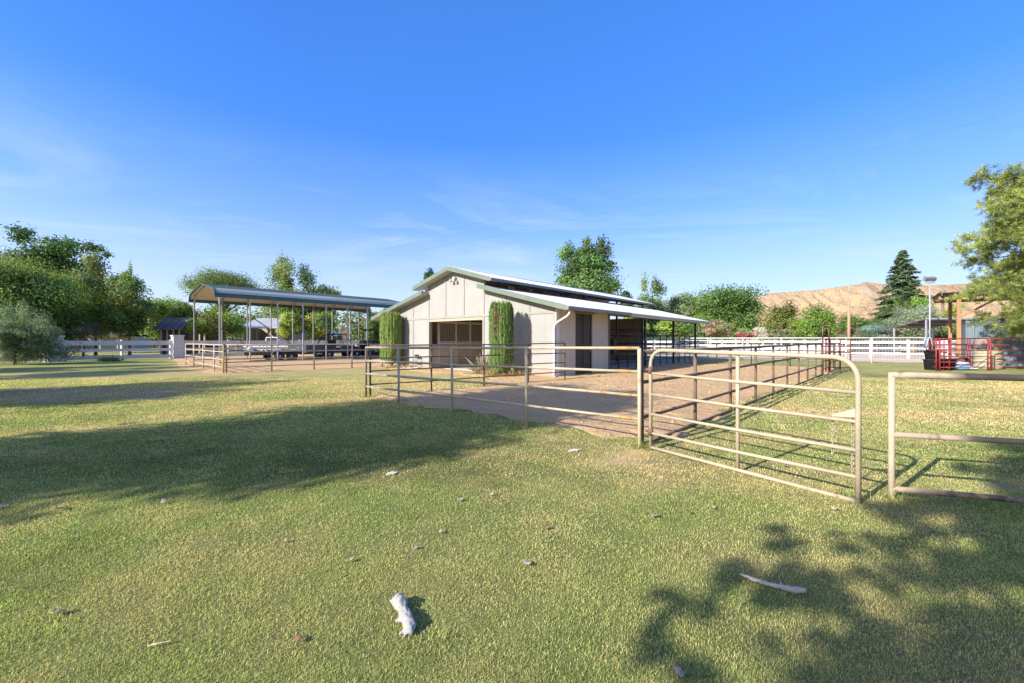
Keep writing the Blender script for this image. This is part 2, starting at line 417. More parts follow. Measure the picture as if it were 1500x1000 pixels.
def lawn(x, y):
    """albedo of the turf and how bare it is (0 = turf, 1 = soil)"""
    n1 = fbm(x, y, 5.0, 4, 11); n2 = .6 * fbm(x, y, .9, 3, 90) + .4 * fbm(x, y, .34, 2, 95); n3 = fbm(x, y, 16, 3, 150)
    straw = np.clip((n1 - .5) * 1.9 + (n2 - .5) * 2.3 + (n3 - .5) * 1.2 + .36, 0, 1)
    straw = straw * .8
    dry = 1.0 * gauss(x, y, -7.5, 7.0, 3.0, .55, .83) + .9 * gauss(x, y, -5.0, 10.4, 2.6, .9, .6) + .8 * gauss(x, y, -6.5, 15.5, 4, 2.2, .6)
    dry = dry + 1.3 * gauss(x, y, 8.3, 8.6, 3.6, .8, -.1) + .9 * gauss(x, y, -3.6, 13.6, 2.2, 1.2, .6) + .6 * gauss(x, y, 5.2, 6.8, 2.0, .6, .4) + .75 * gauss(x, y, 16, 14.2, 6, 2.0, -.2)
    dry = dry + .5 * gauss(x, y, -.5, 2.6, 1.6, .7, .3) + .35 * gauss(x, y, .6, 4.6, 1.5, .6, .1) + .6 * gauss(x, y, -18, 17, 6, 1.2, .3)
    straw = np.clip(straw + dry * (.55 + .7 * (n2 - .3)), 0, 1)[..., None]
    deep = np.clip((vnoise(x, y, 2.4, 77) - .45) * 2 + (vnoise(x, y, .5, 33) - .5), 0, 1)[..., None]
    g = np.array(LAWN_GREEN) * (1 - deep * .35) * (1 - straw) + np.array(LAWN_STRAW) * straw
    xw, yw = edge_warp(x, y)
    bare = inside(BARE, xw, yw) * .80 * np.clip(fbm(x, y, .8, 3, 310) * 2.2, 0, 1)
    for c in WORN: bare = np.maximum(bare, np.clip(1.6 * gauss(x, y, *c) * (.4 + n2 * 1.2) - .35, 0, 1))
    return g, bare
SOIL = np.array((.56, .39, .24))

def soil_mat(name, a, b, c, bump=.6, fine=40):
    m, nt, out = new_mat(name)
    tc = nt.nodes.new('ShaderNodeTexCoord'); v = tc.outputs['Object']
    k = mixc(nt, ramp(nt, noise_tex(nt, v, .45, 6, .6), [(.35, (0, 0, 0)), (.65, (1, 1, 1))]), a, b)
    k = mixc(nt, ramp(nt, noise_tex(nt, v, fine * .35, 6, .75), [(.42, (0, 0, 0)), (.72, (.8, .8, .8))]), k, c)
    p = nt.nodes.new('ShaderNodeBsdfPrincipled'); p.inputs['Roughness'].default_value = .95; p.inputs['Specular IOR Level'].default_value = .1
    nt.links.new(k, p.inputs['Base Color'])
    ad = nt.nodes.new('ShaderNodeMath'); ad.operation = 'ADD'
    s2 = nt.nodes.new('ShaderNodeMath'); s2.operation = 'MULTIPLY'; s2.inputs[1].default_value = 3
    nt.links.new(noise_tex(nt, v, fine * .12, 4), s2.inputs[0]); nt.links.new(s2.outputs[0], ad.inputs[0]); nt.links.new(noise_tex(nt, v, fine, 6, .7), ad.inputs[1])
    bn = nt.nodes.new('ShaderNodeBump'); bn.inputs['Strength'].default_value = min(1, bump * 1.5); bn.inputs['Distance'].default_value = .03
    nt.links.new(ad.outputs[0], bn.inputs['Height']); nt.links.new(bn.outputs[0], p.inputs['Normal'])
    nt.links.new(p.outputs[0], out.inputs[0])
    return m
def turf_mat():
    m, nt, out = new_mat('turf ground')
    at = nt.nodes.new('ShaderNodeAttribute'); at.attribute_name = 'Col'
    tc = nt.nodes.new('ShaderNodeTexCoord'); v = tc.outputs['Object']
    fine = ramp(nt, noise_tex(nt, v, 22, 6, .8), [(.3, (.62, .64, .6)), (.7, (1.3, 1.28, 1.2))])
    c = mixc(nt, 1.0, at.outputs['Color'], fine, 'MULTIPLY')
    clump = ramp(nt, noise_tex(nt, v, 2.2, 5, .7), [(.32, (.80, .82, .82)), (.68, (1.15, 1.13, 1.05))])
    c = mixc(nt, 1.0, c, clump, 'MULTIPLY')
    p = nt.nodes.new('ShaderNodeBsdfPrincipled'); p.inputs['Roughness'].default_value = .95; p.inputs['Specular IOR Level'].default_value = .1
    nt.links.new(c, p.inputs['Base Color'])
    bn = nt.nodes.new('ShaderNodeBump'); bn.inputs['Strength'].default_value = .8; bn.inputs['Distance'].default_value = .03
    nt.links.new(noise_tex(nt, v, 26, 6, .8), bn.inputs['Height']); nt.links.new(bn.outputs[0], p.inputs['Normal'])
    nt.links.new(p.outputs[0], out.inputs[0])
    return m
M['turf'] = turf_mat()
M['pen_dirt'] = soil_mat('pen dirt', DIRT_A, DIRT_B, DIRT_C)
M['sand'] = soil_mat('arena sand', (.52, .42, .33), (.46, .36, .28), (.56, .47, .38), .3)

def grid_sheet(name, xs, ys, z, mat, colf=None, keep=None, kind='structure'):
    X, Y = np.meshgrid(xs, ys, indexing='ij'); nx, ny = X.shape
    Z = z(X, Y) if callable(z) else np.full(X.shape, z)
    idx = np.arange(nx * ny).reshape(nx, ny)
    q = np.stack([idx[:-1, :-1], idx[1:, :-1], idx[1:, 1:], idx[:-1, 1:]], -1).reshape(-1, 4)
    V = np.stack([X, Y, Z], -1).reshape(-1, 3)
    col = None if colf is None else colf(X.ravel(), Y.ravel())
    if keep is not None:
        cx = V[q].mean(1); q = q[keep(cx[:, 0], cx[:, 1])]
        used = np.unique(q); mp_ = np.full(len(V), -1); mp_[used] = np.arange(len(used))
        V = V[used]; q = mp_[q]; col = None if col is None else col[used]
    o = np_mesh(name, V, [q], col, mat)
    o['kind'] = kind
    return o
def far_lines(lo, hi, step, far):
    a = np.arange(lo, hi + step / 2, step)
    out = [far * .02, far * .06, far * .15, far * .4, far]
    return np.concatenate([[lo - t for t in reversed(out)], a, [hi + t for t in out]])
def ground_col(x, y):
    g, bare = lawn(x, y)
    near = np.clip((17 - y) / 6, 0, 1)[..., None] * np.clip((17 - np.abs(x)) / 3, 0, 1)[..., None]  # ground colour darkened under the near blades, standing in for shade between them
    c = g * (.64 - .16 * near) * (1 - bare[..., None]) + np.where((y > 9.5)[..., None], np.array((.33, .25, .175)), SOIL) * bare[..., None]  # far bare patch gets a darker soil tone, tree shade put into its colour
    far = np.clip((np.hypot(x, y) - 60) / 60, 0, 1)[..., None]
    return c * (1 - far) + np.array((.33, .27, .16)) * far
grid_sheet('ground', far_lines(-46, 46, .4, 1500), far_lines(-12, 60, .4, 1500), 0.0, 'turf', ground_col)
def in_poly(P):
    def k(x, y):
        xw, yw = edge_warp(x, y); return inside(P, xw, yw)
    return k
def soft_in(P, x, y, r):
    xw, yw = edge_warp(x, y); t = 0
    for k in range(10):
        a_ = 2 * math.pi * k / 10 + .3; t = t + inside(P, xw + r * math.cos(a_), yw + r * math.sin(a_)) * 1.0 + inside(P, xw + r * .5 * math.cos(a_), yw + r * .5 * math.sin(a_))
    return t / 20
def dirt_relief(x, y): return .030 * fbm(x, y, .7, 3, 20) + .026 * np.clip(vnoise(x, y, .2, 70) - .45, 0, 1) + .012 * vnoise(x, y, .45, 71)
def dirt_z(x, y): return np.minimum(.055 * (soft_in(PEN, x, y, .30) - .42), .010) + dirt_relief(x, y) * np.clip(soft_in(PEN, x, y, .30) * 1.4 - .3, 0, 1) - .004
def yard_z(x, y): return np.minimum(.06 * (soft_in(YARD, x, y, .45) - .45), .010) + .02 * vnoise(x, y, .8) * np.clip(soft_in(YARD, x, y, .45) * 1.4 - .4, 0, 1)
grid_sheet('pen_dirt', np.arange(-11, 19, .1), np.arange(5, 40, .1), dirt_z, 'pen_dirt', None, lambda x, y: soft_in(PEN, x, y, .30) > 0)
grid_sheet('yard_dirt', np.arange(-34, 5, .2), np.arange(18, 56, .2), yard_z, 'pen_dirt', None, lambda x, y: soft_in(YARD, x, y, .45) > 0)
grid_sheet('arena_sand', np.arange(4, 122, .5), np.arange(9, 88, .5), .012, 'sand', None, in_poly(ARENA))

def clods():
    n = 9000; x = rng.uniform(-4, 15, n); y = rng.uniform(6, 26, n)
    xw, yw = edge_warp(x, y); k = inside(PEN, xw, yw) & (rng.random(n) < .25 + 1.2 * np.clip(fbm(x, y, 1.6, 3, 130) - .4, 0, 1)); x, y = x[k], y[k]; n = len(x)
    r = .006 + .045 * rng.random(n) ** 6
    base = np.array([(1, 0, 0), (0, 1, 0), (-1, 0, 0), (0, -1, 0), (.1, .1, .9)])
    V = base[None] * r[:, None, None] * rng.uniform(.6, 1.4, (n, 5, 3)); V[..., 0] += x[:, None]; V[..., 1] += y[:, None]; V[..., 2] += (dirt_z(x, y) - .001)[:, None]
    i = np.arange(n)[:, None, None] * 5 + np.array([[0, 1, 4], [1, 2, 4], [2, 3, 4], [3, 0, 4]])
    o = np_mesh('dirt_clods', V.reshape(-1, 3), [i.reshape(-1, 3)], None, 'pen_dirt')
    tag(o, 'small dry clods and crumbs scattered over the pen dirt', 'clods', kind='stuff')
clods()
# ------------------------------------------------------------------ grass blades near the viewer
def blades():
    Vs, F4, F3, Cs = [], [], [], []; base = 0
    for y0, y1, dens, wd, ln in ((-.6, 1.0, 9000, .0036, .0165), (1.0, 2.0, 26000, .0026, .0155), (2.0, 2.9, 17000, .0032, .0165), (2.9, 4.6, 9000, .0043, .018), (4.6, 7, 4200, .0065, .021), (7, 11, 1900, .010, .025), (11, 17, 750, .016, .029)):
        xm = 1.32 * y1 + 1.9
        n = int(dens * 2 * xm * (y1 - y0))
        x = rng.uniform(-xm, xm, n); y = rng.uniform(y0, y1, n)
        k = np.abs(x) < 1.32 * y + 1.9
        x, y = x[k], y[k]
        xw, yw = edge_warp(x, y)
        xg, yg = xw + (vnoise(x, y, .33, 7) - .5) * 1.3, yw + (vnoise(x, y, .33, 47) - .5) * 1.3
        ok = ~inside(PEN, xw, yw) | (~inside(PEN, xg, yg) & (rng.random(len(x)) < .35))
        ok &= inside(PEN, xg, yg) < .5 + .5 * (rng.random(len(x)) < .45)
        g, bare = lawn(x, y)
        ok &= rng.random(len(x)) > bare * 1.05
        tuft = fbm(x, y, .16, 2, 8)
        ok &= rng.random(len(x)) < .55 + .75 * tuft
        x, y, g, tuft = x[ok], y[ok], g[ok], tuft[ok]; n = len(x)
        a = rng.uniform(0, 2 * np.pi, n); lean = np.abs(rng.normal(.95, .45, n))
        L = ln * rng.uniform(.55, 1.35, n) * (.7 + .6 * tuft)
        dx, dy = np.cos(a), np.sin(a); wx, wy = -dy * wd / 2, dx * wd / 2
        h1 = L * .55 * np.cos(lean * .5); r1 = L * .55 * np.sin(lean * .5)
        h2 = h1 + L * .5 * np.cos(lean * 1.4); r2 = r1 + L * .5 * np.sin(lean * 1.4)
        P = np.empty((n, 5, 3))
        for i, (r, h, s) in enumerate(((0, -.004, 1), (0, -.004, -1), (r1, h1, -.85), (r1, h1, .85), (r2, h2, 0))):
            P[:, i, 0] = x + dx * r + wx * s; P[:, i, 1] = y + dy * r + wy * s; P[:, i, 2] = h
        c = g * rng.uniform(.50, 1.50, (n, 1)) * rng.uniform(.92, 1.08, (n, 3)) * (.82 + .36 * fbm(x, y, .11, 2, 222))[:, None]
        strawy = rng.random(n) < .06 + .34 * np.clip((fbm(x, y, .35, 3, 240) - .42) * 3, 0, 1)
        c[strawy] = np.array(LAWN_STRAW) * rng.uniform(.8, 1.3, (strawy.sum(), 1))
        i0 = base + np.arange(n)[:, None] * 5
        F4.append(i0 + np.array([0, 1, 2, 3])); F3.append(i0 + np.array([3, 2, 4]))
        Vs.append(P.reshape(-1, 3)); Cs.append(np.repeat(c, 5, 0)); base += 5 * n
    # longer unmown grass round the feet of the near posts
    T = [(1.785, 5.92, 90), (1.88, 5.84, 60), (.363, 7.5, 60), (-1.08, 8.94, 60), (-2.6, 10.33, 50), (-3.9, 11.3, 50), (3.64, 4.06, 60), (3.23, 4.06, 70), (5.9, 3.3, 50), (3.23, 7.47, 50), (4.62, 8.95, 50), (5.98, 10.4, 50), (7.25, 11.7, 40), (8.5, 13.1, 40)]
    px_, py_ = [], []
    for a_, b_, n_ in T: px_.append(rng.normal(a_, .07, n_)); py_.append(rng.normal(b_, .06, n_))
    for k in range(260):      # and along the foot of the pen fence, where the mower does not reach
        u = rng.random(); px_.append(np.array([-3.6 + 5.4 * u + rng.normal(0, .06)])); py_.append(np.array([11.0 - 5.1 * u + rng.normal(0, .06)]))
    x, y = np.concatenate(px_), np.concatenate(py_); n = len(x); a = rng.uniform(0, 2 * np.pi, n); lean = np.abs(rng.normal(.45, .3, n)); L = rng.uniform(.05, .13, n)
    dx, dy = np.cos(a), np.sin(a); wd = .006; P = np.empty((n, 5, 3))
    for i, (fr, fh, s) in enumerate(((0, 0, 1), (0, 0, -1), (.5, .6, -.8), (.5, .6, .8), (1, 1, 0))):
        P[:, i, 0] = x + dx * fr * L * np.sin(lean) - dy * wd / 2 * s; P[:, i, 1] = y + dy * fr * L * np.sin(lean) + dx * wd / 2 * s; P[:, i, 2] = fh * L * np.cos(lean)
    c = np.array(LAWN_GREEN) * rng.uniform(.45, 1.1, (n, 1)); i0 = base + np.arange(n)[:, None] * 5
    F4.append(i0 + np.array([0, 1, 2, 3])); F3.append(i0 + np.array([3, 2, 4])); Vs.append(P.reshape(-1, 3)); Cs.append(np.repeat(c, 5, 0)); base += 5 * n
    o = np_mesh('grass', np.concatenate(Vs), [np.concatenate(F4), np.concatenate(F3)], np.concatenate(Cs), M['blade'])
    tag(o, 'short mown lawn grass with straw coloured patches', 'grass', kind='stuff')
M['blade'] = leafy('grass blade', .42, .6)
blades()

# ------------------------------------------------------------------ hill
def hill():
    xs = np.concatenate([np.linspace(60, 1100, 420)]); ys = np.concatenate([np.linspace(330, 580, 110), np.linspace(586, 900, 30)])
    def z(X, Y):
        # ridge line height by azimuth, as eye sees it: (photo x, photo y)
        az = X / Y
        px = np.interp(az * F + CX, [900, 1040, 1085, 1150, 1200, 1255, 1265, 1285, 1310, 1400, 1500, 1700, 2200], [498, 474, 436, 428, 424, 418, 413, 416, 419, 417, 415, 430, 470])
        top = EYE + (HY - px) / F * 560
        t = np.clip((Y - 340) / 220, 0, 1)
        prof = t ** 1.25
        gul = np.abs(fbm(X * 1.0 + Y * .25, Y * .35, 60, 5, 200) - .5) * 2
        gul2 = np.abs(fbm(X * 1.3, Y * .5, 22, 4, 300) - .5) * 2
        mask = np.sin(np.pi * np.clip(t, 0, 1)) ** .9
        gul3 = np.abs(fbm(X * 1.2 - Y * .3, Y * .6, 11, 3, 500) - .5) * 2
        h = top * prof * (1 - mask * (.42 * np.clip(1 - gul * 2.4, 0, 1) + .24 * np.clip(1 - gul2 * 2.2, 0, 1) + .12 * np.clip(1 - gul3 * 2, 0, 1)))
        h = h + (fbm(X, Y, 30, 4, 400) - .5) * 5 * t
        back = np.clip((Y - 560) / 340, 0, 1)
        return np.maximum(h * (1 - back * .8), -2 * (1 - t))
    m, nt, out = new_mat('dry eroded hillside')
    tc = nt.nodes.new('ShaderNodeTexCoord'); v = tc.outputs['Object']
    c = mixc(nt, ramp(nt, noise_tex(nt, v, .012, 6, .65, .6), [(.35, (0, 0, 0)), (.65, (1, 1, 1))]), HILL_A, HILL_B)
    c = mixc(nt, ramp(nt, noise_tex(nt, v, .02, 5, .6, 1.5), [(.56, (0, 0, 0)), (.68, (.8, .8, .8))]), c, (.42, .37, .32))
    c = mixc(nt, ramp(nt, noise_tex(nt, v, .22, 5, .75), [(.54, (0, 0, 0)), (.66, (.7, .7, .7))]), c, (.27, .19, .12))
    p = nt.nodes.new('ShaderNodeBsdfDiffuse'); nt.links.new(c, p.inputs[0])
    bn = nt.nodes.new('ShaderNodeBump'); bn.inputs['Strength'].default_value = 1; bn.inputs['Distance'].default_value = 9
    nt.links.new(noise_tex(nt, v, .12, 8, .7), bn.inputs['Height']); nt.links.new(bn.outputs[0], p.inputs['Normal'])
    nt.links.new(p.outputs[0], out.inputs[0])
    o = grid_sheet('hill', xs, ys, z, m)
    o.data.polygons.foreach_set('use_smooth', np.ones(len(o.data.polygons), bool))
hill()

# ------------------------------------------------------------------ pipe fences and gates
def lerp(a, b, t): return tuple(x + (y - x) * t for x, y in zip(a, b))
def pipe_fence(name, label, cat, p0, p1, ts, railsA, railsB, pm, rm, rp=.027, rr=.021, group=None, jit=.008, over=.0):
    """posts at distances ts along p0->p1; rails at heights railsA (start) .. railsB (end)"""
    d = Vector((p1[0] - p0[0], p1[1] - p0[1], 0)); L = d.length; d.normalize()
    t = thing(name, label, cat, (p0[0], p0[1], 0), 0, group)
    for i, u in enumerate(ts):
        k = u / L; top = railsA[-1] + (railsB[-1] - railsA[-1]) * k
        q = d * u; lean = (rng.uniform(-.012, .012), rng.uniform(-.012, .012))
        MB().tube([(q.x, q.y, -.3), (q.x + lean[0], q.y + lean[1], top + over)], rp, 10).build('post', pm[i % len(pm)] if isinstance(pm, list) else pm, t)
    for j in range(len(railsA)):
        pts = []; nseg = max(2, len(ts))
        for i in range(nseg):
            u = ts[0] + (ts[-1] - ts[0]) * i / (nseg - 1); k = u / L
            pts.append((d.x * u, d.y * u, railsA[j] + (railsB[j] - railsA[j]) * k + (rng.uniform(-jit, jit) if 0 < i < nseg - 1 else 0)))
        MB().tube(pts, rr * (1.12 if j == len(railsA) - 1 else 1), 10).build('rail', rm, t)
    return t
G = 'pipe rail corral fences'
K0, K1 = (-3.9, 11.3), (1.785, 5.92)
f = pipe_fence('pipe_fence', 'cream pipe fence along the front of the dirt pen, grey towards its left end', 'fence', K0, K1, [0, 1.62, 3.66, 5.72, 7.83],
           [.28, .62, .96, 1.32], [.40, .73, 1.065, 1.395], ['rust_pipe', 'grey_pipe', 'cream_pipe', 'cream_pipe', 'cream_pipe'], 'cream_pipe', group=G, jit=.018)
dK = (Vector((*K1, 0)) - Vector((*K0, 0))).normalized()
for z in (1.395, 1.065, .73, .40):       # rust bleeding from the welds near the gate post
    a, b = (7.46, 7.70) if z > .8 else (7.52, 7.72)
    k = lambda u: Vector((dK.x * u, dK.y * u, z - (.075 if z > 1 else .1) * (1 - u / 7.83)))
    MB().tube([k(a), k(b)], .0252 if z > 1.3 else .0226, 10).build('rust_sleeve', 'orange_rust', f)
for u, wdt in ((.0, 1.62), (1.62, 2.04)):  # left end of the rails is grey
    for j, z in enumerate((.28, .62, .96, 1.32)):
        z1 = (.40, .73, 1.065, 1.395)[j]
        P = lambda q: (dK.x * q, dK.y * q, z + (z1 - z) * q / 7.83)
        MB().tube([P(u), P(u + wdt)], .0228 if j < 3 else .0254, 10).build('rail', 'grey_pipe', f)
D2 = Vector((.766, .643, 0))
pipe_fence('pipe_fence', 'thin brown pipe fence running back from the pen corner post to the barn corner', 'fence', K0, (K0[0] + D2.x * 7.75, K0[1] + D2.y * 7.75),
           [.12, 1.97, 3.9, 5.85, 7.75], [.32, .68, 1.02, 1.36], [.30, .66, 1.02, 1.40], 'rust_pipe', 'rust_pipe', .026, .019, G, .012)
D3 = Vector((.685, .7285, 0))
pipe_fence('pipe_fence', 'long rust brown pipe fence down the right side of the dirt pen', 'fence', (1.84, 5.99), (1.84 + D3.x * 17, 5.99 + D3.y * 17),
           [0, 2.03, 4.06, 6.04, 7.9, 9.75, 11.6, 13.3, 15.1, 16.7], [.03, .41, .91, 1.34], [.03, .45, .93, 1.36], 'rust_pipe', 'rust_pipe', .03, .026, G, .01)
Q = lambda t: (1.84 + D3.x * t, 5.99 + D3.y * t)
pipe_fence('pipe_fence', 'short brown pipe fence beyond the red walk-through gate at the far pen corner', 'fence', Q(19.3), Q(22.9), [0, 1.8, 3.6], [.05, .45, .93, 1.36], [.05, .45, .93, 1.36],
           'rust_pipe', 'rust_pipe', .03, .024, G)
far0 = Q(22.9)
pipe_fence('pipe_fence', 'dark pipe fence closing the far end of the pen in front of the white fence', 'fence', (far0[0] - .1, far0[1] + .1), (11.2, 28.9), [.1, 2.1, 4.1, 6.1, 8.6], [.45, .93, 1.36], [.45, .93, 1.36],
           'black_pipe', 'black_pipe', .03, .022, G)
# the yard fence in front of the carport
Y0 = (-13.3, 19.5); D4 = Vector((.77, .638, 0))
pipe_fence('pipe_fence', 'tan four rail pipe fence along the front of the carport yard', 'fence', Y0, (Y0[0] + D4.x * 7.7, Y0[1] + D4.y * 7.7),
           [.12, 1.97, 3.92, 5.86, 7.6], [.27, .62, .98, 1.3], [.27, .62, .98, 1.3], ['orange_rust', 'tan_pipe', 'tan_pipe', 'tan_pipe', 'tan_pipe'], 'tan_pipe', .036, .026, G, .012)
D5 = Vector((-.724, .69, 0))
pipe_fence('pipe_fence', 'cream pipe fence at the left end of the carport yard with a rusted orange post', 'fence', Y0, (Y0[0] + D5.x * 9.1, Y0[1] + D5.y * 9.1),
           [0, 1.75, 4.2, 6.6, 9.0], [.27, .62, .98, 1.3], [.27, .62, .98, 1.3], ['orange_rust', 'tan_pipe', 'cream_pipe', 'cream_pipe', 'cream_pipe'], 'cream_pipe', .036, .027, G, .012)
# near right: fence running out of the frame
D6 = Vector((.95, -.31, 0)); E0 = (3.64, 4.06)
t = pipe_fence('pipe_fence', 'three rail pipe fence at the right, rails worn from cream to dark brown', 'fence', E0, (E0[0] + D6.x * 5.2, E0[1] + D6.y * 5.2), [0, 2.6, 5.2], [.08, .60, 1.17], [.08, .60, 1.17],
               ['gate_paint', 'brown_rail', 'brown_rail'], 'brown_rail', .0275, .027, G, .006, over=.025)

# the open gate
def gate():
    A = Vector((1.90, 5.80, 0)); B = Vector((3.19, 3.90, 0)); d = (B - A); L = d.length; d.normalize()
    g = thing('pipe_gate', 'beige six rail pipe gate with rounded top corners standing open on the lawn', 'gate', A)
    P = lambda u, z: Vector((d.x * u, d.y * u, z - .035 * u / L))
    top, r = 1.375, .20
    pts = [P(0, .02)] + [P(0, top - r)] + [P(r - r * math.cos(a), top - r + r * math.sin(a)) for a in np.linspace(.2, math.pi / 2, 7)]
    pts += [P(L - r + r * math.sin(a), top - r + r * math.cos(a)) for a in np.linspace(0, math.pi / 2, 8)] + [P(L, .02)]
    MB().tube(pts, .024, 12).build('frame', 'gate_paint', g)
    MB().tube([P(0, .04), P(L, .05)], .021, 10).build('bottom_rail', 'gate_paint', g)
    for z0, z1 in ((.235, .275), (.495, .52), (.765, .785), (1.055, 1.055)):
        MB().tube([P(.0, z0), P(L * .5, (z0 + z1) / 2 - .006), P(L, z1)], .0185, 10).build('rail', 'gate_paint', g)
    MB().tube([P(L * .513, .04) + Vector((.018, .012, 0)), P(L * .513, top - .005) + Vector((.018, .012, 0))], .021, 10).build('mid_brace', 'gate_paint', g)
    for z in (.25, 1.10):
        MB().tube([P(-.075, z), P(.03, z)], .02, 8).lathe([(.034, -.05), (.034, .05)], P(0, z), 12).build('hinge', 'rust_pipe', g)
    # latch plate and hanging chain
    lm = MB()
    lm.prism([(L - .02, .875), (L - .10, .835), (L - .21, .79), (L - .20, .775), (L - .02, .79)], 'y', -.006, .006)
    ang = math.atan2(d.y, d.x); ca, sa = math.cos(ang), math.sin(ang)
    lm.v = [(x * ca - y * sa, x * sa + y * ca, z) for x, y, z in lm.v]
    lm.build('latch', 'tank_cream', g)
    ch = MB()
    def link(c, flip):
        ring = []
        for k in range(10):
            a = 2 * math.pi * k / 10; x, z = .010 * math.cos(a), .019 * math.sin(a)
            o = Vector((d.x * x, d.y * x, z)) if flip else Vector((-d.y * x, d.x * x, z))
            ring.append(c + o)
        ch.tube(ring, .0035, 5, closed=True)
    for i in range(13): link(P(L - .21, .77 - .028 * i) + Vector((.03, .02, 0)), i % 2)
    ch.build('chain', 'tank_cream', g); ch = MB()
    for i in range(19): link(P(L - .055, .80 - .028 * i) + Vector((.03, .02, 0)), i % 2)
    ch.build('chain', 'tank_cream', g)
gate()

# red walk-through bow gate in the far pen fence
bgp = Q(17.0); bgq = Q(18.95); dv3 = D3
t = thing('bow_gate', 'tall red walk-through gate frame in the brown pen fence', 'gate', (bgp[0], bgp[1], 0))
q = Vector((bgq[0] - bgp[0], bgq[1] - bgp[1], 0))
nrm = Vector((-D3.y, D3.x, 0))
for off in (0, 1):
    o = q * off
    MB().tube([o + Vector((0, 0, -.2)), o + Vector((0, 0, 1.6))], .035, 10).build('post', 'rust_red', t)
    MB().tube([o + Vector((0, 0, 1.6)), o + Vector((0, 0, 2.1))], .028, 10).build('post_extension', 'rust_pipe', t)
MB().tube([Vector((0, 0, 2.08)), q + Vector((0, 0, 2.08))], .028, 10).build('lintel', 'rust_pipe', t)
hw = q.length * .95
for sgn, nm in ((0.0, 'swing_panel'), (1.0, 'side_panel')):
    dirv = (D3 if sgn == 0 else (nrm * -.9 + D3 * .45).normalized())
    m = MB(); st = Vector((.05, .05, 0)) if sgn == 0 else q + Vector((.06, 0, 0))
    w_ = q.length - .12 if sgn == 0 else .8
    for z in (.25, .6, .95, 1.25, 1.52): m.tube([st + Vector((0, 0, z)), st + dirv * w_ + Vector((0, 0, z))], .022, 8)
    for u in (0, w_ / 2, w_): m.tube([st + dirv * u + Vector((0, 0, .1)), st + dirv * u + Vector((0, 0, 1.56))], .026, 8)
    m.build(nm, 'rust_red', t)

# ------------------------------------------------------------------ red livestock panels on the right
def red_panel(label, p, q_, n):
    d = Vector((q_[0] - p[0], q_[1] - p[1], 0)); L = d.length; d.normalize()
    t = thing('livestock_panel', label, 'fence panel', (p[0], p[1], 0), 0, 'red tubular livestock panels')
    for z in (.18, .44, .72, 1.0, 1.28, 1.56):
        MB().tube([d * .02 + Vector((0, 0, z)), d * (L - .02) + Vector((0, 0, z))], .021, 8).build('rail', 'red_pipe', t)
    for i in range(n):
        u = .02 + (L - .04) * i / (n - 1)
        MB().tube([d * u + Vector((0, 0, 0)), d * u + Vector((0, 0, 1.58))], .032 if i in (0, n - 1) else .026, 8).build('post', 'red_pipe', t)
red_panel('red livestock panel in front of the black tubs at the pen corner', (20.95, 20.75), (23.85, 21.2), 2)
red_panel('red livestock panel in front of the ribbed cream tank', (23.95, 21.2), (27.0, 21.65), 2)
red_panel('red livestock panel under the pine, at the right edge of the photo', (27.1, 21.67), (30.2, 22.1), 2)
red_panel('red livestock panel in the second row behind the black tubs', (24.2, 24.3), (26.6, 24.7), 3)
red_panel('red livestock panel in the second row behind the cream tank', (26.7, 24.7), (28.9, 25.0), 3)
red_panel('short red livestock panel standing just inside the pen corner', (21.7, 21.0), (22.9, 23.2), 5)
red_panel('red livestock panel turned back from the corner toward the white mesh fence', (20.9, 20.85), (23.1, 23.6), 5)

# ------------------------------------------------------------------ white fences on the right
def mesh_fence():
    a = Vector((26.4, 27.06, 0)); d = Vector((-.777, .629, 0)); L = 31.0
    t = thing('mesh_fence', 'white pipe fence filled with square wire mesh behind the pen and barn', 'fence', a)
    for i, u in enumerate(list(np.arange(0, L + .1, 2.6)) + [3.96]):
        MB().tube([d * u + Vector((0, 0, -.2)), d * u + Vector((0, 0, 1.60))], .055 if i == 1 else .042, 8).build('post', 'white_paint', t)
    MB().tube([d * 0 + Vector((0, 0, 1.62)), d * L + Vector((0, 0, 1.62))], .045, 8).build('top_rail', 'white_paint', t)
    m = MB(); n = Vector((.02, .03, 0))
    for u in np.arange(.1, L, .15):
        m.tube([d * u - n + Vector((0, 0, .06)), d * u - n + Vector((0, 0, 1.58))], .0042, 4, cap=False)
    for z in np.arange(.1, 1.55, .15):
        m.tube([d * 0 - n + Vector((0, 0, z)), d * L - n + Vector((0, 0, z))], .0042, 4, cap=False)
    m.build('wire_mesh', 'white_paint', t)
mesh_fence()
def rail_fence(label, p, d, L, zs, hz, step, name='rail_fence'):
    t = thing(name, label, 'fence', (p[0], p[1], 0)); d = Vector(d).normalized()
    for u in np.arange(0, L + .1, step):
        m = MB(); o = d * u; s = .075
        m.box(o.x - s, o.x + s, o.y - s, o.y + s, -.2, zs[-1] + .16).prism([(o.x - s - .02, o.y - s - .02), (o.x + s + .02, o.y - s - .02), (o.x + s + .02, o.y + s + .02), (o.x - s - .02, o.y + s + .02)], 'z', zs[-1] + .16, zs[-1] + .2)
        m.build('post', 'white_paint', t)
    for z in zs:
        n = Vector((-d.y, d.x, 0)) * -.03
        MB().bar(n + Vector((0, 0, z)), n + d * L + Vector((0, 0, z)), .04, hz).build('board', 'white_paint', t)
rail_fence('white three rail vinyl fence across the sandy arena behind the mesh fence', (52, 20.5), (-.777, .629, 0), 66, (.4, .85, 1.3), .14, 2.4)
rail_fence('far white rail fence on the other side of the sandy arena, under the flowering shrubs', (62, 34), (-.85, .53, 0), 62, (.45, .9, 1.35), .16, 3.0)

